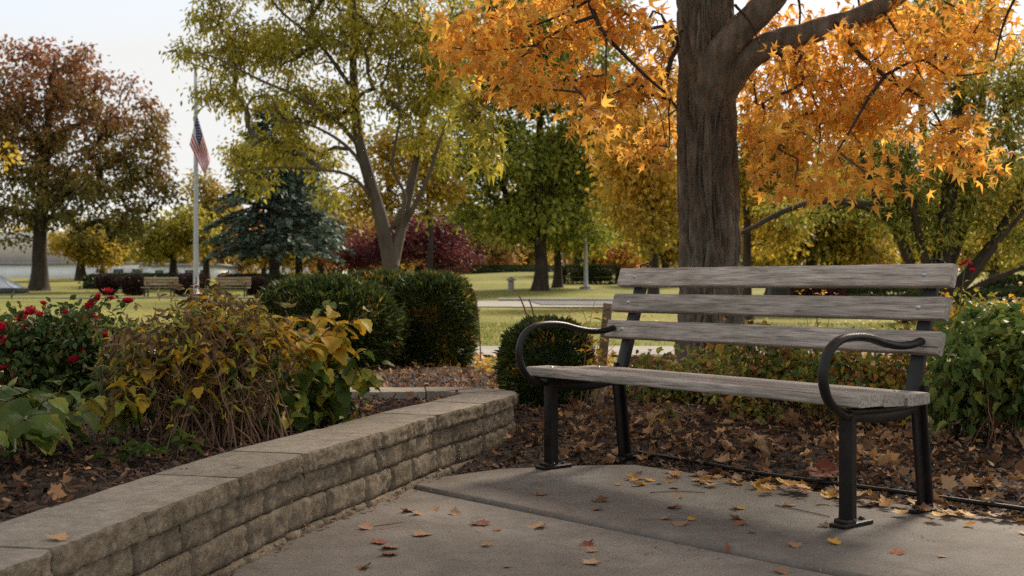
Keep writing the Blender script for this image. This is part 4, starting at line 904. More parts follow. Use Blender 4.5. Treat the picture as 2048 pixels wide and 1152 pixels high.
# ------------------------------------------------------------------ clipped bushes and hedges
def clipped(name, label, cat, c, rad, n, ls, mat, seed, e=2.4, taper=0.0, core=.74, group=None, rough=.06, stemr=.03, nt_=10):
    """c: centre of the base; rad: half width, half depth, height"""
    r = np.random.default_rng(seed); c = np.array(c, float); root = thing(name, label, cat, c, group)
    d = rdir(r, n); d[:, 2] = np.where(d[:, 2] < -.75, -d[:, 2], d[:, 2])
    k = (np.abs(d) ** e).sum(1) ** (-1 / e); sp = d * k[:, None]
    bump_ = np.array([mnoise.noise(Vector(q * 3.0) + Vector((seed, 0, 0))) for q in sp]) * rough * 1.6
    dep = 1 - np.minimum(r.exponential(.05, n), .25) + bump_
    dep = dep + np.where(r.random(n) < .06, r.random(n) * .11, 0)
    q = sp * dep[:, None]; w = 1 - taper * (1 - q[:, 2]) / 2
    R3 = np.array([rad[0], rad[1], rad[2] / 2]); pos = np.c_[q[:, 0] * w, q[:, 1] * w, q[:, 2]] * R3 + c + [0, 0, rad[2] / 2]
    tip = norm(sp / R3 * R3.mean() + r.normal(0, .55, (n, 3)) + [0, 0, .35]); mb = MB()
    TL = NEEDLE if ls < .09 else DIAMOND; sc_ = ls * r.uniform(.6, 1.3, n); nr_ = rdir(r, n)
    dry = (np.array([mnoise.noise(Vector(q_ * 2.1) + Vector((seed * 2, 5, 0))) for q_ in sp]) > .28) & (r.random(n) < .45)
    scatter(TL, pos[~dry], tip[~dry], nr_[~dry], sc_[~dry], mb)
    if dry.any() and ls < .09:
        m2 = MB(); scatter(TL, pos[dry], tip[dry], nr_[dry], sc_[dry], m2); tag(m2.build('browned_foliage', M['L_shrub'], root), kind='stuff')
    tag(mb.build('foliage', M[mat], root), kind='stuff')
    # twiggy inside
    u_, v_ = np.meshgrid(np.linspace(0, 2 * math.pi, 25), np.linspace(-.5 * math.pi, .5 * math.pi, 13)); D = np.stack([np.cos(v_) * np.cos(u_), np.cos(v_) * np.sin(u_), np.sin(v_)], -1).reshape(-1, 3)
    D = D * ((np.abs(D) ** e).sum(1) ** (-1 / e))[:, None] * core; w = 1 - taper * (1 - D[:, 2]) / 2
    MB().add(np.c_[D[:, 0] * w, D[:, 1] * w, D[:, 2]] * R3 + c + [0, 0, rad[2] / 2], grid_faces(13, 25)).build('inner_foliage', M[mat], root, True)
    for i in range(nt_):
        a = r.uniform(0, 6.28); t = c + np.array([math.cos(a) * rad[0] * .6 * (1 - taper * .6), math.sin(a) * rad[1] * .6 * (1 - taper * .6), rad[2] * .45])
        MB().tube(np.array([c + [0, 0, -.02], c * .4 + t * .6 + [0, 0, .05], t]), [stemr, stemr * .7, stemr * .4], 5).build('stem', M['bark_dark'], root, True)
    return root
def gp_(u, v): p = G(u, v); return np.array([p[0], p[1], 0])
bA = gp_(655, 742); bA[1] = 10.2; bA[0] = (652 - 1024) / F_PX * 10.2
clipped('clipped_bush', 'wide rounded dark green clipped bush behind the planter', 'bush', (bA[0], 10.2, -.03), (.66, .6, .88), 26000, .062, 'L_yew', 71, e=2.25)
clipped('clipped_bush', 'tall barrel-shaped dark green clipped bush right of the wide one', 'bush', ((863 - 1024) / F_PX * 10.9, 10.9, -.03), (.39, .42, .91), 19000, .062, 'L_yew', 72, e=2.7)
clipped('clipped_bush', 'dark clipped hedge section joining the two rounded bushes behind', 'bush', ((760 - 1024) / F_PX * 11.9, 11.9, -.03), (.42, .35, .93), 12000, .062, 'L_yew', 73, e=4)
clipped('clipped_bush', 'small round clipped bush between the planter and the left bench leg', 'bush', ((1092 - 1024) / F_PX * 7.1, 7.1, .03), (.265, .265, .55), 14000, .045, 'L_yew', 74, e=2.5)
HG = 'dark clipped shrubs by the far benches'
def fz(u, Y): return XG(u, Y)
for (u, w, h, tp, sd, lab) in ((217, 30, 38, .75, 81, 'dark vase-shaped clipped shrub left of the far benches'), (268, 22, 38, .2, 82, 'dark round clipped shrub left beside the first far bench'), (382, 34, 40, .15, 83, 'dark round clipped shrub just behind the flagpole foot'), (515, 22, 34, .2, 84, 'dark round clipped shrub right of the second far bench')):
    k = 54 / F_PX; clipped('round_shrub', lab, 'bush', fz(u, 54), (w * k, w * k, h * k), 3800, .11, 'L_barb', sd, e=3, taper=tp, group=HG, stemr=.05, nt_=8 if tp < .5 else 14)
k = 66 / F_PX
clipped('hedge', 'long low dark hedge behind the first far bench', 'hedge', fz(285, 66), (112 * k, .9, 26 * k), 5200, .16, 'L_hedge', 85, e=6, rough=.02)
clipped('hedge', 'long low dark green hedge left of the wide clipped bush, far off', 'hedge', fz(510, 66), (70 * k, .9, 25 * k), 4200, .16, 'L_hedge', 86, e=6, rough=.02)
k = 68 / F_PX
clipped('hedge', 'square clipped green hedge behind the far lamp post', 'hedge', fz(1182, 68), (56 * k, .7, 34 * k), 5200, .14, 'L_hedge', 87, e=9, rough=.015)
k = 95 / F_PX
clipped('hedge', 'far low hedge along the crest of the lawn', 'hedge', fz(1000, 96), (170 * k, .9, 12 * k), 4200, .2, 'L_hedge', 88, e=8, rough=.02)
clipped('hedge', 'dark low hedge at the right behind the bench end', 'hedge', fz(1960, 24), (1.7, .5, .62), 7000, .09, 'L_hedge', 89, e=6, rough=.03)
clipped('hedge', 'low dark green hedge seen between the bench slats', 'hedge', fz(1770, 30), (2.4, .5, .62), 5200, .1, 'L_hedge', 90, e=6, rough=.03)
k = 34 / F_PX
clipped('dark_evergreen', 'dark round evergreen among the yellow trees right of the big trunk', 'bush', fz(1685, 34), (42 * k, .6, 125 * k), 5000, .14, 'L_yew', 91, e=2.3, rough=.15)
clipped('evergreen_shrub', 'dark green rounded shrub at the far right above the low hedge', 'bush', fz(2020, 27), (.75, .7, .95), 5000, .1, 'L_hedge', 92, e=2.3, rough=.12)
clipped('reddish_shrub', 'dull reddish shrub among the yellow trees behind the top slat', 'bush', fz(1640, 30), (.62, .5, .98), 3500, .11, 'L_burg', 93, e=2.2, rough=.2)

# ------------------------------------------------------------------ shrubs around the bench
def bedp(u, Y): x = (u - 1024) / F_PX * Y; return np.array([x, Y, float(bed_z(np.array([x]), np.array([Y]))[0])])
def shrub(name, label, u, Y, ells, ntg, n, T, size, mat, nparts, seed, **kw):
    return clump_plant(name, label, 'shrub', bedp(u, Y), px_ells(ells, Y), ntg, n, T, size, mat, nparts, seed, **kw)
shrub('low_shrub', 'low yellow-green shrub at the foot of the big trunk', 1400, 7.4, [(1330, 770, 70, 40, 0, .25), (1430, 750, 80, 55, -.2, .3), (1380, 810, 100, 45, -.2, .25), (1455, 700, 35, 35, 0, .2), (1300, 730, 25, 35, 0, .2)], 80, 1900, [OVAL, BN[0]], .058, ['L_shrub', 'L_pmix', 'L_shrubgreen', 'L_brown'], 100, 101, sig=.06, base_r=.12, stem_parts=14)
shrub('low_shrub', 'tangled yellow and brown shrub behind the middle of the bench seat', 1560, 6.6, [(1510, 770, 80, 60, 0, .3), (1600, 765, 70, 65, 0, .3), (1560, 840, 110, 45, -.2, .25), (1590, 695, 35, 35, 0, .2), (1500, 700, 25, 30, 0, .2)], 110, 2400, [OVAL, BN[1]], .058, ['L_shrub', 'L_pmix', 'L_shrubgreen', 'L_brown'], 110, 102, sig=.06, base_r=.14, stem_parts=16)
shrub('low_shrub', 'speckled red and yellow-green shrub behind the right armrest', 1750, 6.2, [(1700, 770, 80, 70, 0, .3), (1790, 775, 80, 70, 0, .3), (1740, 850, 100, 45, -.1, .25), (1800, 700, 40, 40, 0, .2), (1680, 705, 30, 35, 0, .2)], 110, 2700, [OVAL, BN[0]], .052, ['L_shrub', 'L_shrub', 'L_shrubgreen'], 110, 103, sig=.06, base_r=.14, stem_parts=16)
shrub('green_shrub', 'lush green leafy shrub right of the bench', 1985, 5.5, [(1950, 740, 80, 80, 0, .3), (2030, 720, 80, 100, .1, .35), (1910, 790, 50, 45, 0, .2), (1990, 650, 70, 40, .2, .25), (2090, 760, 70, 90, 0, .3)], 110, 2500, [BN[0], BN[1], BR[0]], .07, ['L_shrubgreen'], 240, 104, sig=.065, base_r=.13, down=.7, stem_parts=16)
shrub('turning_shrub', 'sunlit shrub with orange and yellow tips behind the lush green one', 1990, 7.6, [(1920, 640, 50, 40, 0, .25), (2000, 625, 60, 35, 0, .3), (2060, 640, 60, 50, 0, .3)], 60, 1400, [OVAL], .055, ['L_shrub', 'L_pyellow', 'L_pmix'], 60, 105, sig=.065, base_r=.12, stem_parts=10)
r = np.random.default_rng(107)
b = bedp(1195, 6.3); pl = thing('yellow_sapling', 'thin sapling with golden leaves behind the left armrest', 'plant', b)
stems_and_leaves(pl, b, [P(u, v, Y) for u, v, Y in [(1175, 660, 6.3), (1200, 690, 6.2), (1215, 640, 6.4), (1185, 720, 6.2), (1225, 725, 6.2), (1190, 600, 6.5), (1230, 690, 6.2), (1165, 620, 6.5)]], r, .003, ['L_pyellow'], (7, 11), .06, [MAPLE, BR[0]], t0=.4, droop=.6, stemmat='stem')
b = bedp(1290, 6.0); pl = thing('golden_sprig', 'small sprig of yellow leaves below the seat near the left rear leg', 'plant', b)
stems_and_leaves(pl, b, [P(u, v, Y) for u, v, Y in [(1335, 805, 5.9), (1350, 820, 5.9), (1330, 835, 5.9), (1285, 740, 6.2)]], r, .0025, ['L_pyellow', 'L_pmix'], (4, 6), .06, BR[:2], t0=.6, droop=.5, stemmat='stem')
b = bedp(1640, 8.4); pl = thing('yellow_seedling', 'upright sprig of small yellow leaves seen between the top two slats', 'plant', b)
stems_and_leaves(pl, b, [P(u, v, 8.4) for u, v in [(1600, 584), (1625, 580), (1650, 582), (1672, 588), (1640, 590)]], r, .003, ['L_pyellow'], (6, 9), .055, [OVAL], t0=.8, droop=.3, stemmat='stem')
b = bedp(1922, 5.9); pl = thing('flower_stalk', 'tall thin stalk with a small red flower cluster at the bench end', 'flower', b)
tp = P(1930, 528, 5.9); MB().tube(bezcurve([b, b * .5 + tp * .5 + [-.03, 0, 0], tp], 8), .0028, 6).build('stem', M['stem_green'], pl, True)
for du, dv, s in ((0, 0, 1), (-9, 4, .8), (10, 3, .9), (14, 14, .8), (3, -5, .7), (-4, 2, .7)): bloom(pl, P(1930 + du, 528 + dv, 5.9 + .01 * du / 5), .024 * s, r)
for k_ in range(9):
    t = .45 + .055 * k_; p = b * (1 - t) + tp * t; a = k_ * 2.4; d = np.array([[math.cos(a), math.sin(a), .4]]); leaf_parts(LANCE, p[None], norm(d), np.array([[0, 0, 1.]]), [.045], M['L_shrubgreen'], pl)
# bare dry stems
for pts, Y, lab in (([(962, 722), (958, 650), (952, 600), (945, 578), (930, 577)], 9.4, 'tall thin dry stem with drooping head beside the barrel bush'), ([(1060, 660), (1050, 620), (1038, 590)], 7.6, 'left of two short dry stems above the small round bush'), ([(1066, 655), (1066, 625), (1058, 598)], 7.7, 'right of two short dry stems above the small round bush')):
    p = np.array([P(u, v, Y) for u, v in pts]); tag(MB().tube(bezcurve(p, 6), .0055, 5).build('dry_weed', M['stem'], None, True), lab, 'weed')
# stake and timber edging
p0, p1 = P(1204, 730, 6.5), P(1216, 607, 6.5); p0 = p0 + (p0 - p1) * .6
st = MB().tube(np.array([p0, (p0 + p1) / 2, p1]), .026, 8); tag(st.build('wooden_stake', M['wood_brown'], None), 'brown wooden stake leaning behind the left end of the bench back', 'stake')
tb = MB(); a0, a1 = G(1272, 738), G(1362, 740); V, Fc = rbox(np.linalg.norm(a1 - a0) * 1.6, .12, .14, .008); tb.add(V + (a0 + a1) / 2 + [0, 0, .06], Fc)
tag(tb.build('timber_edging', M['wood_brown']), 'low brown timber edging left of the big trunk', 'timber')

# ------------------------------------------------------------------ far furniture, flag, lamp, post, buildings
def far_bench(label, u, Y, w, wood, name='far_bench', rz=0, back=True, group=None):
    c = XG(u, Y); o = thing(name, label, 'bench', c, group, rz); B_ = lambda n, m, *a: MB().box(*a).build(n, M[m], o, world=False)
    if back:
        for i in range(3): B_('slat', wood, -w / 2, w / 2, .30, .335, .52 + i * .13, .63 + i * .13)
    for i in range(3): B_('slat', wood, -w / 2, w / 2, -.2 + i * .15, -.07 + i * .15, .42, .455)
    for x in (-w / 2 + .15, w / 2 - .2):
        B_('leg', 'metal', x, x + .05, -.2, -.14, -.05, .42); B_('leg', 'metal', x, x + .05, .25, .31, -.05, .42 if not back else .50)
        if back: B_('back_post', 'metal', x, x + .05, .34, .38, .4, .9); B_('armrest', 'metal', x - .06, x, -.22, .34, .6, .64)
        B_('seat_bar', 'metal', x + .002, x + .048, -.14, .25, .37, .415)
    return o
far_bench('first far wooden bench, left of the flagpole', 318, 51, 1.5, 'wood_tan', group='far wooden benches')
far_bench('second far wooden bench, right of the flagpole', 463, 51, 1.55, 'wood_tan', group='far wooden benches')
far_bench('dark low bench before the square hedge, left of the lamp post', 1157, 66, 1.1, 'wood_brown', 'low_bench', back=False, group='dark low benches')
far_bench('dark low bench before the square hedge, right of the lamp post', 1207, 66, 1.1, 'wood_brown', 'low_bench', back=False, group='dark low benches')
YF = 52; fb = XG(392, YF); fp = thing('flagpole', 'tall grey metal flagpole beyond the planter with a flag at half mast', 'flagpole', fb)
ft = P(391, 140, YF)
MB().tube(np.linspace(fb, ft, 12), np.linspace(.125, .07, 12), 12).build('pole', M['galv'], fp, True)
MB().tube(np.array([fb, fb + [0, 0, .12], fb + [0, 0, .2]]), [.28, .26, .14], 16).build('base', M['galv'], fp, True)
bl_ = MB(); 
th_ = np.linspace(0, math.pi, 7); bl_.tube(np.array([ft + [0, 0, .12 - .12 * math.cos(a)] for a in th_]), np.maximum(.12 * np.sin(th_), .01), 12); bl_.build('finial', M['galv'], fp, True)
MB().tube(np.array([fb + [.14, -.1, .9], (fb + ft) / 2 + [.13, -.1, 0], ft + [.08, -.05, 0]]), .012, 5).build('halyard', M['metal'], fp, True)
# flag: hanging limp, stripes as cloth panels of two colours, blue canton with stars
cl = {}
for nm, c in (('flag_red', (.40, .004, .018)), ('flag_white', (.66, .64, .64)), ('flag_blue', (.010, .018, .085))): M[nm] = surf(nm, tuple(x * .85 for x in c), c, 2, rough=.9, bump=0)
fo = XG(392, YF); fl_o = thing('flag', 'striped red and white flag with starred blue canton hanging limp on the flagpole', 'flag', P(392, 235, YF))
def fpos(a, b):
    """a: 0 top .. 1 bottom of hoist, b: 0 hoist .. 1 fly"""
    u = 394 - 15 * a + b * 27 + 4 * a * b; v = 229 + 60 * a * (1 - .5 * b) + b * 92
    y = YF - .13 + .16 * math.sin(b * 9 + a * 4.5) * (.25 + b) - .10 * math.sin(a * 9) 
    return P(u, v, y)
ns, nb_ = 26, 30; Vf = np.array([fpos(i / ns, j / nb_) for i in range(ns + 1) for j in range(nb_ + 1)]) - wloc(fl_o)
Ff = grid_faces(ns + 1, nb_ + 1); me = mesh_np('cloth', Vf, Ff, True)
for nm in ('flag_red', 'flag_white', 'flag_blue'): me.materials.append(M[nm])
mi = []
for i in range(ns):
    for j in range(nb_): mi.append(2 if (i < 14 and j < nb_ * .42) else (i // 2) % 2)
me.polygons.foreach_set('material_index', np.array(mi, np.int32)); link('cloth', me, None, fl_o)
ms = MB()
for rr_ in range(9):
    for cc in range(6 if rr_ % 2 == 0 else 5):
        a, b = (rr_ + .75) / 10 * 14 / 26, (cc + (.6 if rr_ % 2 == 0 else 1.1)) / 6.2 * .42; c = fpos(a, b) + [0, -.02, 0]; e1, e2 = (fpos(a, b + .01) - fpos(a, b)), (fpos(a + .01, b) - fpos(a, b)); e1, e2 = norm(e1), norm(e2)
        pts = [c + (.03 if q % 2 == 0 else .013) * (e1 * math.sin(q * .6283) - e2 * math.cos(q * .6283)) for q in range(10)] + [c]
        ms.add(np.array(pts), [(10, q, (q + 1) % 10) for q in range(10)])
tag(ms.build('stars', M['flag_white'], fl_o), kind='stuff')
# lamp post and stone post
lb_ = XG(1172, 60); lp_ = thing('lamp_post', 'plain grey lamp post before the square hedge', 'lamp post', lb_); lt = P(1171, 452, 60)
MB().tube(np.linspace(lb_, lt, 6), np.linspace(.12, .085, 6), 10).build('pole', M['galv'], lp_, True)
MB().tube(np.array([lb_, lb_ + [0, 0, .12], lb_ + [0, 0, .16]]), [.34, .32, .15], 12).build('base', M['path'], lp_, True)
MB().tube(np.array([lt, lt + [0, 0, .1], lt + [0, 0, .42], lt + [0, 0, .55]]), [.1, .2, .3, .05], 12).build('lantern', M['lamp_white'], lp_, True)
sb_ = XG(1022, 58); sp_ = thing('stone_post', 'short stone post with a cap on the far lawn left of the trees', 'post', sb_)
MB().tube(sb_ + np.array([[0, 0, -.05], [0, 0, .25], [0, 0, .5]]), [.17, .155, .15], 10).build('shaft', M['path'], sp_)
MB().tube(sb_ + np.array([[0, 0, .5], [0, 0, .56], [0, 0, .62], [0, 0, .70]]), [.24, .25, .16, .05], 10).build('cap', M['path'], sp_)
# dark stone block far off between the slats
q = XG(1572, 33); V, Fc = rbox(1.1, .5, .75, .06); V = V * (1 - .12 * (V[:, 2:3] > 0)); M['darkstone'] = surf('dark_granite', (.03, .032, .034), (.06, .062, .065), 8, rough=.6, bump=.1)
ds = thing('granite_marker', 'dark granite marker on the lawn seen between the top slats', 'marker', q)
MB().add(V + q + [0, 0, .36], Fc).build('stone', M['darkstone'], ds); V, Fc = rbox(1.35, .7, .12, .02); MB().add(V + q + [0, 0, .04], Fc).build('plinth', M['path'], ds)

M['bwhite'] = surf('white_render', (.66, .67, .69), (.78, .79, .8), 1, rough=.9, bump=0); M['bgrey'] = surf('grey_panel', (.24, .26, .29), (.32, .34, .37), 1, rough=.8, bump=0)
M['bbeige'] = surf('beige_wall', (.52, .46, .41), (.62, .56, .5), 1, rough=.9, bump=0)
M['glass'] = surf('window_glass', (.03, .05, .06), (.06, .09, .11), 1, rough=.12, bump=0, spec=.6); M['roof'] = surf('grey_roof', (.2, .2, .2), (.28, .28, .28), 2, rough=.9, bump=0)
def building(label, Y, u0, u1, vt, depth, wallm, windows=(), band=None, upper=None, vb=566, name='building'):
    """walls standing on the ground; windows recessed in frames, each its own part"""
    c = XG((u0 + u1) / 2, Y); o = thing(name, label, 'building', c); x0, x1 = (u0 - 1024) / F_PX * Y, (u1 - 1024) / F_PX * Y; zt = P(0, vt, Y)[2]; zb = c[2] - .6
    MB().box(x0, x1, Y, Y + depth, zb, zt).build('wall', M[wallm], o)
    rf = MB().box(x0 - .25, x1 + .25, Y - .25, Y + depth + .25, zt + .003, zt + .28).build('roof', M['roof'], o)
    if band: MB().box(x0 + .01, x1 - .01, Y - .12, Y - .003, zb, P(0, band, Y)[2]).build('base_band', M['bgrey'], o)
    if upper:
        a, b, v1 = upper; MB().box((a - 1024) / F_PX * Y, (b - 1024) / F_PX * Y, Y + 2, Y + depth - 1, zt + .285, P(0, v1, Y)[2]).build('upper_storey', M['bbeige'], o)
    for (a, b, v0, v1) in windows:
        xa, xb, za, zb_ = (a - 1024) / F_PX * Y, (b - 1024) / F_PX * Y, P(0, v1, Y)[2], P(0, v0, Y)[2]
        w_ = MB(); t = .12
        w_.box(xa, xb, Y - .1, Y - .004, za, za + t); w_.box(xa, xb, Y - .1, Y - .004, zb_ - t, zb_); w_.box(xa, xa + t, Y - .1, Y - .004, za + t, zb_ - t); w_.box(xb - t, xb, Y - .1, Y - .004, za + t, zb_ - t)
        wo = w_.build('window', M['bwhite'], o); MB().box(xa + t, xb - t, Y - .04, Y - .005, za + t, zb_ - t).build('pane', M['glass'], wo)
    return o
building('long low white building behind the red maple', 118, -160, 300, 530, 14, 'bwhite', band=557, upper=(-120, 118, 462), windows=[(190, 215, 536, 548), (225, 250, 536, 548), (262, 288, 536, 548)])
building('white building with dark windows behind the flagpole', 112, 302, 432, 533, 10, 'bwhite', windows=[(u, u + 22, 538, 552) for u in range(308, 425, 30)])
building('pale far building behind the spruces', 150, 458, 672, 517, 12, 'bwhite', windows=[(u, u + 16, 526, 538) for u in range(465, 660, 26)])
building('low pale building far behind the red-leaved tree', 190, 690, 990, 524, 10, 'bbeige', windows=[(u, u + 20, 532, 544) for u in range(700, 980, 32)])
# sloped glass skylight on a dark base at the far left
YS = 58; c = XG(5, YS); sk = thing('skylight', 'low sloped white glass skylight on a dark base at the left edge', 'skylight', c); k = YS / F_PX
MB().box(c[0] - 1.6, c[0] + .95, YS - .9, YS + .9, c[2] - .1, c[2] + .26).build('base', M['darkstone'], sk)
M['paleglass'] = surf('pale_glazing', (.5, .53, .56), (.62, .64, .66), 2, rough=.15, bump=0, spec=.6)
V = np.array([(-1.5, -.8, .262), (.82, -.8, .262), (.82, .8, .262), (-1.5, .8, .262), (-1.2, -.1, .85), (-.15, -.1, .85), (-.15, .1, .85), (-1.2, .1, .85)]) + c
MB().add(V, [(0, 1, 5, 4), (1, 2, 6, 5), (2, 3, 7, 6), (3, 0, 4, 7), (4, 5, 6, 7)]).build('glazing', M['paleglass'], sk)
for a, b in ((0, 4), (1, 5), (2, 6), (3, 7), (4, 5), (5, 6)): MB().tube(np.array([V[a], V[b]]), .03, 4).build('rib', M['galv'], sk)
for t in (.3, .6): MB().tube(np.array([V[0] * (1 - t) + V[1] * t, V[4] * (1 - t) + V[5] * t]), .025, 4).build('rib', M['galv'], sk)

# ------------------------------------------------------------------ the big orange maple beside the bench
YM = 8.6
def Q(pts, Y=YM): return [P(p[0], p[1], p[2] if len(p) > 2 else Y) for p in pts]
mroot_b = np.array([P(1422, 700, YM)[0], YM, .02]); big = thing('maple_tree', 'big maple with furrowed trunk and orange leaves behind the bench', 'tree', mroot_b)
ctr = bezcurve([mroot_b + [0, 0, -.1], P(1422, 740, YM), P(1421, 640, YM), P(1420, 500, YM), P(1415, 300, YM), P(1413, 120, YM), P(1410, 0, YM), P(1405, -150, YM), P(1398, -420, YM), P(1400, -800, YM)], 30)
zs = ctr[:, 2]; rr_ = np.interp(zs, [0, .12, .3, .6, 1.0, 2.3, 2.9, 3.5, 5.8], [.40, .315, .262, .234, .222, .212, .205, .18, .07])
keep = [0]
for i in range(1, len(ctr)):
    if zs[i] - zs[keep[-1]] > .012 or i == len(ctr) - 1: keep.append(i)
zz = np.concatenate([np.arange(-.08, 3.05, .0125), np.arange(3.05, zs[-1], .08)]); cx_, cyy = np.interp(zz, zs, ctr[:, 0]), np.interp(zz, zs, ctr[:, 1]); R0 = np.interp(zz, zs, rr_)
KA = 230; ang = np.arange(KA) * 2 * math.pi / KA
def bark_h(a, z):
    """interlacing vertical ridges"""
    w = mnoise.noise(Vector((math.cos(a) * 2.2, math.sin(a) * 2.2, z * 1.6))) * .5 + mnoise.noise(Vector((math.cos(a) * 3, math.sin(a) * 3, z * 6.5))) * .16
    p = Vector((math.cos(a + w * .3) * 4.6, math.sin(a + w * .3) * 4.6, z * 2.1)); n1 = min(1, abs(mnoise.noise(p)) * 2.9)
    p2 = Vector((math.cos(a) * 11, math.sin(a) * 11, z * 4.2 + 9)); n2 = min(1, abs(mnoise.noise(p2)) * 3.0)
    return .72 * n1 + .28 * n2
H_ = np.array([[bark_h(a, z) if z < 3.06 else .4 for a in ang] for z in zz])
butt = 1 + (.10 * np.cos(ang * 5 + .6)[None] + .05 * np.cos(ang * 3)[None]) * np.exp(-np.maximum(zz, 0) / .16)[:, None]
RR = R0[:, None] * butt + .07 * (H_ - .85)
V = np.stack([cx_[:, None] + RR * np.cos(ang)[None], cyy[:, None] + RR * np.sin(ang)[None], np.repeat(zz[:, None], KA, 1)], -1).reshape(-1, 3)
i = np.arange(len(zz) - 1)[:, None] * KA; j = np.arange(KA)[None]
MB().add(V, np.stack([i + j, i + (j + 1) % KA, i + KA + (j + 1) % KA, i + KA + j], -1).reshape(-1, 4)).build('trunk', M['bark'], big, True)
mch = [(np.stack([cx_, cyy, zz], 1)[::12], R0[::12])]
limbs = [([(1400, 260), (1418, 180, 8.5), (1438, 112, 8.45), (1480, 60, 8.4), (1530, 12, 8.3), (1590, -60, 8.2), (1680, -200, 8.0), (1760, -330, 7.6)], .155, .05),
         ([(1405, 300), (1432, 215, 8.55), (1472, 142, 8.5), (1530, 94, 8.4), (1600, 70, 8.3), (1680, 48, 8.2), (1760, 15, 8.1), (1850, -45, 8.0), (1990, -130, 7.8), (2150, -200, 7.4)], .125, .035),
         ([(1412, 40), (1370, -60, 8.4), (1300, -130, 8.0), (1200, -150, 7.6), (1080, -130, 7.2), (900, -150, 6.8)], .11, .03),
         ([(1405, -100), (1380, -220, 7.8), (1350, -330, 6.6), (1330, -450, 5.4), (1300, -560, 4.2)], .11, .03),
         ([(1405, -150), (1440, -280, 8.0), (1560, -420, 6.8), (1720, -560, 5.6)], .10, .03),
         ([(1400, -250), (1300, -400, 9.3), (1150, -520, 10.2), (1000, -600, 11)], .10, .03)]
def limb(pts, r0, r1, k=16, amp=.0):
    p = bezcurve(Q(pts), 10); n = len(p); rad = np.linspace(1, 0, n) ** 1.0 * (r0 - r1) + r1; rad[:8] *= np.linspace(.8, 1, 8)
    mb = MB(); mb.tube(p, rad, k)
    for V in mb.V[:1]:
        for q in range(len(V)):
            c = p[q // k]; d = V[q] - c; V[q] = c + d * (1 + .16 * mnoise.noise(Vector(V[q]) * 9) + .08 * mnoise.noise(Vector(V[q]) * 25))
    mb.build('limb', M['bark'], big, True); return p, rad
for pts, r0, r1 in limbs: mch.append(limb(pts, r0, r1))
# hanging boughs seen in the picture (drawn out from the limbs)
boughs = [([(1600, 60, 8.3), (1660, 40, 8.2), (1720, 110, 7.9), (1765, 148, 7.7), (1775, 158, 7.6)], .026), ([(1770, 152, 7.65), (1735, 200, 7.5), (1700, 262, 7.3), (1670, 310, 7.2)], .014), ([(1770, 150, 7.65), (1840, 120, 7.6), (1900, 150, 7.5), (1975, 145, 7.4)], .012), ([(1775, 158, 7.6), (1850, 200, 7.5), (1890, 260, 7.4), (1940, 310, 7.3)], .012),
          ([(1540, 90, 8.4), (1590, 140, 8.2), (1625, 190, 8.0), (1640, 260, 7.9), (1635, 330, 7.8)], .014), ([(1610, 160, 8.1), (1660, 165, 8.0), (1700, 200, 7.9)], .009), ([(1560, 88, 8.4), (1575, 180, 8.2), (1605, 240, 8.1)], .009), ([(1760, 12, 8.1), (1810, 90, 7.9), (1850, 170, 7.8)], .012), ([(1470, 10, 8.3), (1500, 45, 8.2), (1520, 90, 8.1)], .012),
          ([(1215, -150, 7.6), (1180, -20, 7.4), (1192, 35, 7.3), (1215, 75, 7.25), (1290, 150, 7.2), (1330, 185, 7.2)], .022), ([(1190, 32, 7.3), (1130, 55, 7.2), (1060, 100, 7.0), (1010, 150, 6.9), (985, 185, 6.8)], .013), ([(1180, 0, 7.4), (1110, 35, 7.3), (1030, 62, 7.2), (960, 60, 7.1)], .010), ([(1212, 78, 7.25), (1212, 150, 7.2), (1206, 250, 7.1)], .006), ([(1075, 90, 7.05), (1000, 100, 7.0), (930, 100, 6.9)], .007),
          ([(1340, 200, 8.4), (1290, 190, 8.0), (1270, 220, 7.9)], .012), ([(905, -150, 6.8), (950, -40, 7.0), (985, 40, 7.2), (975, 180, 7.4), (965, 280, 7.4)], .012), ([(2140, -200, 7.4), (2060, -60, 7.4), (2010, 40, 7.4), (1990, 120, 7.4)], .014), ([(1690, -200, 8.0), (1700, -80, 8.2), (1720, 30, 8.6), (1700, 120, 8.9)], .014), ([(1580, -60, 8.2), (1600, 20, 8.9), (1590, 110, 9.2)], .014)]
for pts, r0 in boughs:
    p = bezcurve(Q(pts), 6); rad = np.linspace(r0, r0 * .35, len(p)); MB().tube(p, rad, 7).build('bough', M['bark_dark'], big, True); mch.append((p, rad))
ov = lambda L: [(P(u, v, Y), np.array([ru * Y / F_PX, .45, rv * Y / F_PX])) for u, v, ru, rv, Y in L]
vis = ov([(1000, 60, 100, 60, 7.3), (1100, 130, 120, 70, 7.2), (940, 105, 60, 45, 7.0), (1230, 50, 110, 70, 7.6), (1290, 160, 60, 70, 7.8), (1040, 160, 90, 40, 6.9), (1110, 15, 120, 40, 7.6), (1180, 190, 80, 40, 7.4), (1330, 90, 40, 80, 8.2),
          (1600, 220, 110, 90, 8.0), (1700, 150, 130, 110, 7.9), (1560, 290, 70, 60, 7.6), (1690, 315, 70, 35, 7.3), (1780, 180, 110, 90, 7.7), (1880, 110, 90, 80, 7.7), (1880, 270, 80, 40, 7.4), (1970, 50, 70, 60, 7.8), (1830, 30, 130, 55, 8.3), (1560, 60, 80, 60, 9.2), (1640, 110, 110, 60, 9.4), (1620, 360, 60, 16, 7.4), (1930, 320, 40, 18, 7.2), (1510, 330, 22, 35, 8.0), (1740, 240, 100, 50, 8.2), (1740, 60, 120, 50, 9.0), (1520, 200, 40, 70, 8.9), (1530, 130, 50, 50, 9.3), (1510, 270, 35, 50, 8.6), (1345, 210, 25, 90, 8.9), (1310, 280, 50, 40, 8.6)])
rm = np.random.default_rng(301)
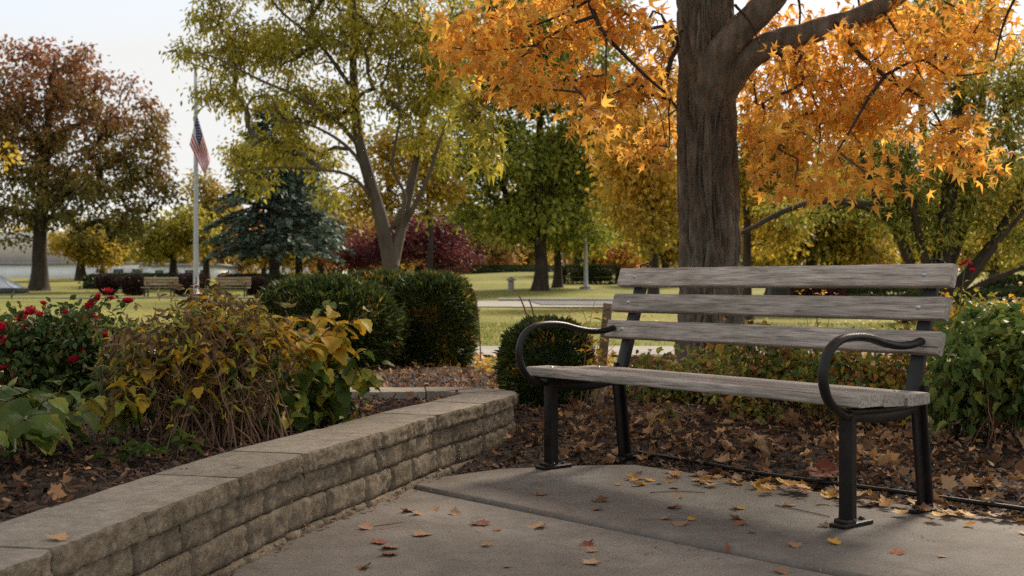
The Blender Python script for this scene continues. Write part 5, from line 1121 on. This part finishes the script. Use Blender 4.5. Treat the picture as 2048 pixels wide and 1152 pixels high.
tg_v = ell_targets(rm, vis, 350, .45)
tg_x = np.array([P(u, v, Y) for u, v, Y in [(1180, 235, 6.7), (1205, 245, 6.7), (1190, 278, 6.7), (1345, 315, 8.0), (1770, 365, 6.8), (1755, 350, 6.8), (1785, 375, 6.8), (1640, 375, 7.2), (1605, 383, 7.2), (1975, 322, 7.1), (1960, 318, 7.1), (1690, 355, 7.2), (900, 95, 6.9), (895, 40, 7.0), (925, 25, 7.0), (1010, 180, 6.8), (1495, 370, 8.0)]])
tg_v = np.concatenate([tg_v, tg_x])
sk = grow(rm, mch, tg_v, step=.12, bend=.05, upbias=-.15); twig_mesh(*sk, .0035, 'twigs', M['twig'], big, 5, .45)
nl = 5600; pos, out, ci = clumps(rm, tg_v, nl, np.array([.085, .10, .07])); kk = ~((np.abs(pos[:, 0] / pos[:, 1] * F_PX + 1024 - 1418) < 72) & (pos[:, 1] < 8.7)); pos, out = pos[kk], out[kk]; nl = len(pos); tip = hang(rm, out, nl, .95, .55, .35); nrm = norm(np.array([0, -.45, .5]) + rm.normal(0, .75, (nl, 3))); sc = .080 * rm.uniform(.6, 1.3, nl)
near = np.argsort(pos[:, 1] + .4 * rm.random(nl)); MP = [maple(.85, .7, 1), maple(1.0, 1.1, 2), maple(.75, .45, 3)]
for k_ in range(3):
    q = near[:300][k_::3]; leaf_parts(MP[k_], pos[q], tip[q], nrm[q], sc[q], M['L_orange'], big)
mb = MB()
for k_ in range(3): q = near[300:][k_::3]; scatter(MP[k_], pos[q], tip[q], nrm[q], sc[q], mb)
tag(mb.build('leaves', M['L_orange'], big), kind='stuff')
# yellow-green leaves on the left bough
tgy = ell_targets(rm, ov([(965, 270, 38, 55, 7.4), (940, 215, 40, 30, 7.3), (985, 320, 25, 25, 7.4)]), 22, .5); sky_ = grow(rm, mch, tgy, step=.1, upbias=-.2, bend=.05); twig_mesh(*sky_, .003, 'twigs', M['twig'], big, 5, .45)
pos, out, _ = clumps(rm, tgy, 120, .06); mb = MB(); scatter(MP[0], pos, hang(rm, out, 120, 1, .5, .35), upn(rm, 120, .6), .10 * rm.uniform(.7, 1.2, 120), mb); tag(mb.build('leaves', M['L_olive'], big), kind='stuff')
# unseen crown above the frame, its leaf masses placed to shade bench and paving
ab = [(np.array([1.2, 7.4, 6.9]), np.array([4.2, 3.2, 2.3])), (np.array([3.4, 7.6, 4.7]), np.array([2.3, 1.5, .9])), (np.array([2.2, 5.2, 4.9]), np.array([2.6, 1.8, 1.0])), (np.array([-1.2, 8.2, 5.2]), np.array([2.0, 1.6, 1.0]))]
tga = ell_targets(rm, ab, 330, .4); tga = tga[tga[:, 2] > HC + .285 * tga[:, 1] + .1]
ska = grow(rm, mch[:7], tga, step=.35, upbias=.3); twig_mesh(*ska, .006, 'branches', M['bark_dark'], big, 5, .5)
nl = 20000; pos, out, _ = clumps(rm, tga, nl, np.array([.28, .28, .2])); k_ = pos[:, 2] > HC + .262 * pos[:, 1]; pos, out = pos[k_], out[k_]; nl = len(pos); mb = MB()
scatter(DIAMOND, pos, hang(rm, out, nl, .7), upn(rm, nl, .5), .19 * rm.uniform(.7, 1.2, nl), mb); tag(mb.build('crown', M['L_orange'], big), kind='stuff')

# ------------------------------------------------------------------ trees across the lawn
tree('red_maple', 'big red-brown and green maple at the left of the lawn', 78, 62, [(105, 170, 120, 110), (215, 260, 130, 110), (50, 300, 130, 130), (180, 390, 150, 90), (-70, 230, 130, 170), (290, 340, 70, 90), (20, 430, 90, 50), (280, 450, 60, 40)], 'L_redbrown', .42, fork=(80, 470), top=(110, 120), nt_=420, nl=30000, ls=.26, seed=11, rt=.028, sig=.34, shell=.4)
cT = [[XG(785, 24) - [0, 0, .1], P(782, 545, 24), P(765, 450, 24), P(742, 370, 24), P(716, 270, 24), P(707, 150, 24.2), P(706, 40, 24.4), P(700, -120, 24.5)],
      [P(786, 530, 24), P(806, 440, 24.1), P(830, 330, 24.3), P(852, 220, 24.5), P(885, 110, 24.8), P(915, -30, 25)],
      [P(800, 465, 24.1), P(850, 370, 23.8), P(880, 280, 23.6), P(905, 220, 23.5)],
      [P(716, 290, 24), P(665, 235, 23.7), P(590, 190, 23.4), P(520, 160, 23.1), P(430, 115, 22.9), P(370, 102, 22.8)],
      [P(735, 345, 24), P(690, 290, 23.7), P(620, 250, 23.3), P(540, 240, 23)],
      [P(750, 400, 24), P(700, 352, 23.6), P(630, 338, 23.2), P(540, 335, 22.9), P(470, 345, 22.7)],
      [P(775, 470, 24), P(810, 400, 23.7), P(785, 330, 23.5), P(800, 230, 23.4), P(790, 120, 23.3)],
      [P(706, 180, 24.2), P(640, 90, 23.9), P(560, 20, 23.6), P(500, -60, 23.4)],
      [P(706, 120, 24.2), P(760, 40, 24), P(800, -60, 23.8)]]
tree('twin_stem_tree', 'twin-stemmed tree with olive yellow leaves behind the clipped bushes', 785, 24, [(450, 105, 95, 45), (370, 105, 35, 18), (560, 90, 120, 80), (440, 25, 60, 50), (600, 200, 100, 50), (470, 190, 80, 40), (560, 290, 100, 50), (480, 320, 50, 35), (640, 320, 50, 40), (720, 50, 130, 90), (860, 60, 100, 90), (880, 190, 70, 60), (790, 150, 70, 70), (600, -60, 250, 60), (880, 290, 40, 60), (690, 210, 70, 60), (820, 230, 60, 70), (900, 150, 60, 70), (660, 390, 45, 25), (520, 370, 50, 20)], 'L_olive', .27, chains=(cT, [(.185, .03), (.12, .022), (.07, .018), (.05, .012), (.045, .012), (.04, .01), (.045, .01), (.05, .012), (.04, .012)]), nt_=700, nl=33000, ls=.115, sig=.15, T=SLIM, seed=12, bark='bark_grey', rt=.007, shell=.5, down=.7)
tree('shade_tree', 'tall dense green tree with straight trunk beyond the far path', 1080, 58, [(1075, 180, 150, 170), (1010, 340, 130, 100), (1160, 330, 110, 110), (1080, 440, 130, 45), (960, 200, 100, 160), (1200, 180, 90, 120), (1080, 20, 200, 100), (930, 340, 80, 80), (910, 430, 60, 40), (1230, 330, 60, 80), (1000, 450, 70, 35), (1170, 440, 60, 40)], 'L_green', .34, fork=(1080, 470), top=(1078, 60), nt_=560, nl=36000, ls=.29, seed=13, rt=.02, sig=.38, shell=.4)
tree('shade_tree', 'slimmer tree just right of the tall green tree, pale scar at its foot', 1115, 62, [(1140, 400, 80, 90), (1180, 300, 70, 90), (1110, 450, 70, 40), (1180, 440, 60, 45)], 'L_green', .24, fork=(1114, 470), top=(1130, 320), nt_=150, nl=14000, ls=.26, seed=14, rt=.02)
tree('small_tree', 'low yellow-green tree behind the square hedge', 1158, 84, [(1160, 450, 60, 45), (1200, 430, 50, 50), (1130, 470, 40, 30)], 'L_ygreen', .34, fork=(1157, 505), top=(1160, 430), nt_=70, nl=4500, ls=.34, seed=15, rt=.03)
tree('orange_tree', 'bright orange small tree far off left of the big trunk', 1245, 92, [(1245, 505, 26, 38), (1232, 525, 22, 18), (1262, 520, 14, 22)], 'L_farorange', .2, fork=(1245, 540), top=(1245, 480), nt_=50, nl=2600, ls=.34, seed=16, rt=.02)
tree('autumn_tree', 'orange and yellow tree just left of the big trunk', 1305, 38, [(1290, 330, 75, 80), (1250, 280, 60, 70), (1300, 440, 70, 60), (1340, 380, 60, 100), (1320, 200, 60, 80), (1240, 390, 45, 50)], 'L_oranget', .2, fork=(1306, 460), top=(1300, 280), nt_=170, nl=9000, ls=.2, seed=17, rt=.012)
tree('autumn_tree', 'yellow-green tree with thin dark trunk just right of the big trunk', 1494, 26, [(1530, 380, 70, 60), (1570, 450, 60, 50), (1500, 300, 70, 80), (1560, 300, 70, 70)], 'L_ygreen', .13, fork=(1494, 440), top=(1510, 280), nt_=130, nl=7000, ls=.13, seed=18, rt=.008)
tree('autumn_tree', 'yellow-green tree with dark trunk right of centre behind the bench', 1622, 31, [(1620, 440, 80, 50), (1700, 460, 70, 50), (1580, 500, 50, 25), (1660, 380, 90, 50), (1730, 500, 50, 30)], 'L_ygreen', .22, fork=(1624, 500), top=(1640, 380), nt_=150, nl=9000, ls=.16, seed=19, rt=.01)
cR = [[XG(1880, 19) - [0, 0, .1], P(1878, 600, 19), P(1885, 500, 19), P(1900, 380, 19), P(1915, 240, 19), P(1925, 60, 19), P(1935, -100, 19)],
      [P(1872, 600, 19), P(1830, 545, 19), P(1795, 465, 19), P(1755, 400, 18.8), P(1725, 310, 18.7), P(1700, 200, 18.6)],
      [P(1876, 600, 19), P(1845, 500, 18.8), P(1820, 400, 18.6), P(1770, 310, 18.4)],
      [P(1885, 600, 19), P(1960, 520, 18.9), P(2020, 430, 18.8), P(2070, 330, 18.7), P(2110, 200, 18.6)],
      [P(1882, 610, 19), P(1940, 560, 18.7), P(2000, 480, 18.5), P(2050, 420, 18.4)],
      [P(1884, 560, 19.1), P(1930, 440, 19.4), P(1955, 300, 19.6), P(1970, 120, 19.8), P(1980, -60, 20)],
      [P(1880, 540, 19.2), P(1870, 420, 19.6), P(1850, 300, 19.8), P(1840, 150, 20), P(1835, 0, 20)],
      [P(1762, 425, 18.85), P(1715, 408, 18.6), P(1645, 402, 18.3), P(1570, 422, 18.1), P(1500, 458, 18), P(1455, 480, 17.9)],
      [P(1880, 620, 19), P(1960, 570, 18.8), P(2060, 530, 18.6)]]
tree('multi_stem_tree', 'multi-stemmed spreading tree with dull green leaves at the right', 1880, 19, [(1800, 330, 90, 110), (1900, 380, 90, 110), (1990, 330, 80, 150), (2060, 380, 70, 160), (1730, 280, 80, 80), (1950, 180, 110, 90), (1690, 400, 50, 25), (2000, 480, 50, 30), (1850, 470, 60, 40), (1780, 420, 60, 40), (1590, 415, 70, 18), (2080, 150, 70, 110), (1880, 30, 120, 80)], 'L_right', .2, chains=(cR, [(.17, .05), (.11, .03), (.09, .03), (.11, .03), (.07, .03), (.11, .03), (.10, .03), (.075, .03), (.06, .03)]), nt_=560, nl=21000, ls=.10, sig=.15, T=SLIM, seed=20, rt=.006, shell=.5)
tree('burgundy_tree', 'spreading burgundy-leaved tree behind the twin-stemmed tree', 866, 76, [(750, 500, 75, 32), (840, 485, 90, 40), (900, 510, 60, 25), (700, 520, 35, 22), (800, 460, 60, 22), (870, 450, 60, 20)], 'L_burg', .28, fork=(866, 535), top=(850, 470), nt_=230, nl=12000, ls=.24, seed=21, rt=.02, down=.3)
tree('yellow_tree', 'yellow-green tree standing behind the twin stems', 862, 48, [(860, 400, 40, 30), (850, 320, 45, 50), (900, 360, 30, 50), (790, 310, 60, 60), (715, 395, 40, 35), (760, 400, 40, 40)], 'L_ygreen', .15, fork=(862, 470), top=(855, 330), nt_=140, nl=6500, ls=.2, seed=22, rt=.01)
tree('yellow_tree', 'yellow tree at the left edge, mostly outside the picture', -150, 30, [(-120, 300, 90, 60), (8, 318, 30, 16), (-170, 200, 110, 110), (-90, 380, 50, 30)], 'L_yellow', .2, fork=(-150, 450), top=(-120, 220), nt_=120, nl=4200, ls=.17, seed=23, rt=.008)
small = [(163, 84, [(165, 480, 55, 35), (200, 500, 40, 22)], 'L_ygreen', .36, (163, 512), 'small yellow-green tree behind the red maple trunk'), (206, 92, [(215, 495, 45, 25), (240, 470, 40, 30)], 'L_far', .25, (206, 520), 'thin tree right of the small yellow-green tree'),
         (345, 72, [(340, 470, 60, 40), (300, 490, 45, 25), (380, 450, 45, 40)], 'L_olive', .3, (347, 525), 'olive spreading tree left of the flagpole'), (412, 78, [(415, 470, 45, 40), (440, 430, 40, 50), (400, 400, 30, 50)], 'L_far', .27, (412, 520), 'rusty olive tree right behind the flagpole'),
         (526, 95, [(520, 500, 40, 25), (560, 490, 40, 30)], 'L_ygreen', .22, (526, 525), 'small yellow tree under the spruce boughs'), (640, 100, [(640, 480, 60, 45), (690, 460, 60, 50)], 'L_far', .3, (640, 530), 'autumn tree behind the spruces'),
         (960, 98, [(965, 480, 60, 45), (1000, 500, 50, 30), (930, 450, 50, 50)], 'L_far', .3, (962, 525), 'pale autumn tree left of the tall green tree'), (1040, 105, [(1040, 505, 40, 25), (1060, 470, 40, 40)], 'L_ygreen', .26, (1040, 535), 'far yellow-green tree behind the tall green trunk'),
         (1195, 96, [(1200, 490, 45, 40)], 'L_ygreen', .3, (1195, 520), 'far green tree right behind the lamp post'), (1330, 66, [(1330, 490, 60, 35), (1370, 450, 60, 60)], 'L_ygreen', .3, (1330, 525), 'yellow-green tree behind the left side of the big trunk'),
         (1540, 52, [(1540, 500, 60, 30), (1520, 440, 60, 50)], 'L_oranget', .2, (1540, 530), 'orange-tinged tree low behind the top slat'), (1760, 46, [(1760, 480, 80, 50), (1720, 420, 80, 60), (1820, 440, 70, 60)], 'L_ygreen', .24, (1760, 530), 'yellow tree behind the stems of the multi-stemmed tree'),
         (1990, 44, [(1990, 500, 80, 50), (2040, 440, 60, 70), (1930, 470, 60, 50)], 'L_oranget', .24, (1990, 540), 'rusty tree at the far right behind the low hedge')]
for i, (u, Y, cr_, m, r0, fk, lab) in enumerate(small): tree('small_tree', lab, u, Y, cr_, m, r0, fork=fk, top=(cr_[0][0], cr_[0][1] - cr_[0][3] * .5), nt_=80, nl=4200, ls=.0042 * Y, seed=40 + i, rt=.03 if Y > 60 else .015)
# row of far trees closing the view
fr = np.random.default_rng(500)
for i, u in enumerate(np.linspace(-60, 2110, 26)):
    Y = fr.uniform(118, 150) if u > 440 else fr.uniform(150, 175); top = (470 if u < 450 else 430 if u < 1000 else 330) + fr.uniform(-20, 25); w = fr.uniform(50, 75)
    mid = (top + 540) / 2
    side = 'left' if u < 700 else 'middle' if u < 1350 else 'right'
    nm = ['first', 'second', 'third', 'fourth', 'fifth', 'sixth', 'seventh', 'eighth', 'ninth', 'tenth', 'eleventh', 'twelfth', 'thirteenth', 'fourteenth', 'fifteenth', 'sixteenth', 'seventeenth', 'eighteenth', 'nineteenth', 'twentieth', 'twenty-first', 'twenty-second', 'twenty-third', 'twenty-fourth', 'twenty-fifth', 'twenty-sixth'][i]
    tree('far_tree', f'{nm} tree from the left in the hazy row closing the view', u, Y, [(u, mid, w, (540 - top) / 2), (u + 25, mid - 20, w * .7, (540 - top) / 3)], ['L_far', 'L_ygreen', 'L_far', 'L_oranget' if u > 900 else 'L_far'][i % 4] if u < 1400 else ['L_green', 'L_ygreen', 'L_far'][i % 3], .3, fork=(u, 535), top=(u, mid), nt_=70, nl=2600, ls=.75, seed=600 + i, rt=.04, group='far trees closing the view')

# woodland closing the view
wr = np.random.default_rng(900); n = 15000; uu = wr.uniform(-250, 2300, n); Yw = wr.uniform(165, 215, n)
tp_ = np.interp(uu, [-250, 430, 700, 1000, 1250, 2300], [505, 500, 470, 420, 330, 300]) + 25 * np.sin(uu * .021) + 14 * np.sin(uu * .06)
vv = tp_ + (562 - tp_) * wr.random(n) ** .8; pos = np.stack([(uu - 1024) / F_PX * Yw, Yw, HC - (vv - HOR) / F_PX * Yw], 1)
mb = MB(); scatter(DIAMOND, pos, rdir(wr, n) + [0, 0, -.4], upn(wr, n, .8), wr.uniform(1.2, 2.4, n), mb)
tag(mb.build('far_woodland', M['L_far']), 'hazy autumn woodland far behind everything', kind='stuff')
mb = MB(); tt_ = wr.uniform(-250, 2300, 150)
for u_ in tt_: b_ = XG(u_, wr.uniform(160, 200)); mb.tube(np.array([b_ - [0, 0, .3], b_ + [wr.normal(0, .4), 0, 5], b_ + [wr.normal(0, 1), 0, 11]]), [.35, .25, .08], 5)
tag(mb.build('far_woodland_trunks', M['bark_dark']), 'dark trunks inside the far woodland', kind='stuff')
pb = strip('bench_path', [(-45, 49.2, 0), (-25, 49.2, 0), (-12, 49.4, 0), (-6, 49.8, 0)], [(-45, 50.9, 0), (-25, 50.9, 0), (-12, 50.9, 0), (-6, 50.7, 0)], M['asphalt'], .03)
tag(pb, 'thin grey path in front of the far wooden benches', kind='structure')

# ------------------------------------------------------------------ spruces
def spruce(label, u, Y, vtop, vlow, wpx_, seed, r0=.32):
    r = np.random.default_rng(seed); b = XG(u, Y); root = thing('blue_spruce', label, 'tree', b, 'blue spruces behind the flagpole'); zt = P(u, vtop, Y)[2]; zl = P(u, vlow, Y)[2]; W = wpx_ * Y / F_PX
    MB().tube(np.array([b + [0, 0, -.1], b + [0, 0, 1], np.array([b[0], b[1], zt])]), [r0 * 1.3, r0, .03], 10).build('trunk', M['bark_dark'], root, True)
    tw, nd = MB(), MB(); z = zl
    while z < zt - .3:
        f = (zt - z) / (zt - zl); L0 = W * (f ** .62) + .15
        for a in np.arange(7) * .8976 + r.uniform(0, 6.28):
            L = L0 * r.uniform(.72, 1.12); n = 8; s = np.linspace(0, 1, n); d = np.array([math.cos(a), math.sin(a)])
            pz = z + .18 * L * np.sin(s * 2.2) - .26 * L * s ** 1.6 + r.normal(0, .1); pts = np.c_[b[0] + d[0] * L * s, b[1] + d[1] * L * s, pz]; tw.tube(pts, np.linspace(.05, .012, n) * (.4 + f), 4, cap=False)
            m = int(48 * L / W) + 10; t = r.uniform(.12, 1, m) ** .75; c = np.c_[np.interp(t, s, pts[:, 0]), np.interp(t, s, pts[:, 1]), np.interp(t, s, pts[:, 2])]
            side = r.choice([-1, 1], m); lat = np.c_[-d[1] * side, d[0] * side, np.zeros(m)]; spread = (1.05 - t) * .38 * L + .12
            off = r.random(m)[:, None] * spread[:, None]; c = c + lat * off + np.c_[np.zeros(m), np.zeros(m), -off[:, 0] * .25 - r.random(m) * .14]
            tip = norm(lat * .8 + np.array([d[0], d[1], -.35]) + r.normal(0, .3, (m, 3))); scatter(DIAMOND, c, tip, upn(r, m, .5), r.uniform(.28, .55, m), nd)
        z += .30 + .12 * f
    tag(tw.build('branches', M['bark_dark'], root), kind='stuff'); tag(nd.build('crown', M['L_spruce'], root), kind='stuff'); return root
spruce('tall blue-green spruce right of the flagpole', 549, 68, 190, 505, 138, 701); spruce('smaller blue-green spruce with bare lower trunk beside the tall one', 598, 74, 310, 495, 105, 702, .24)
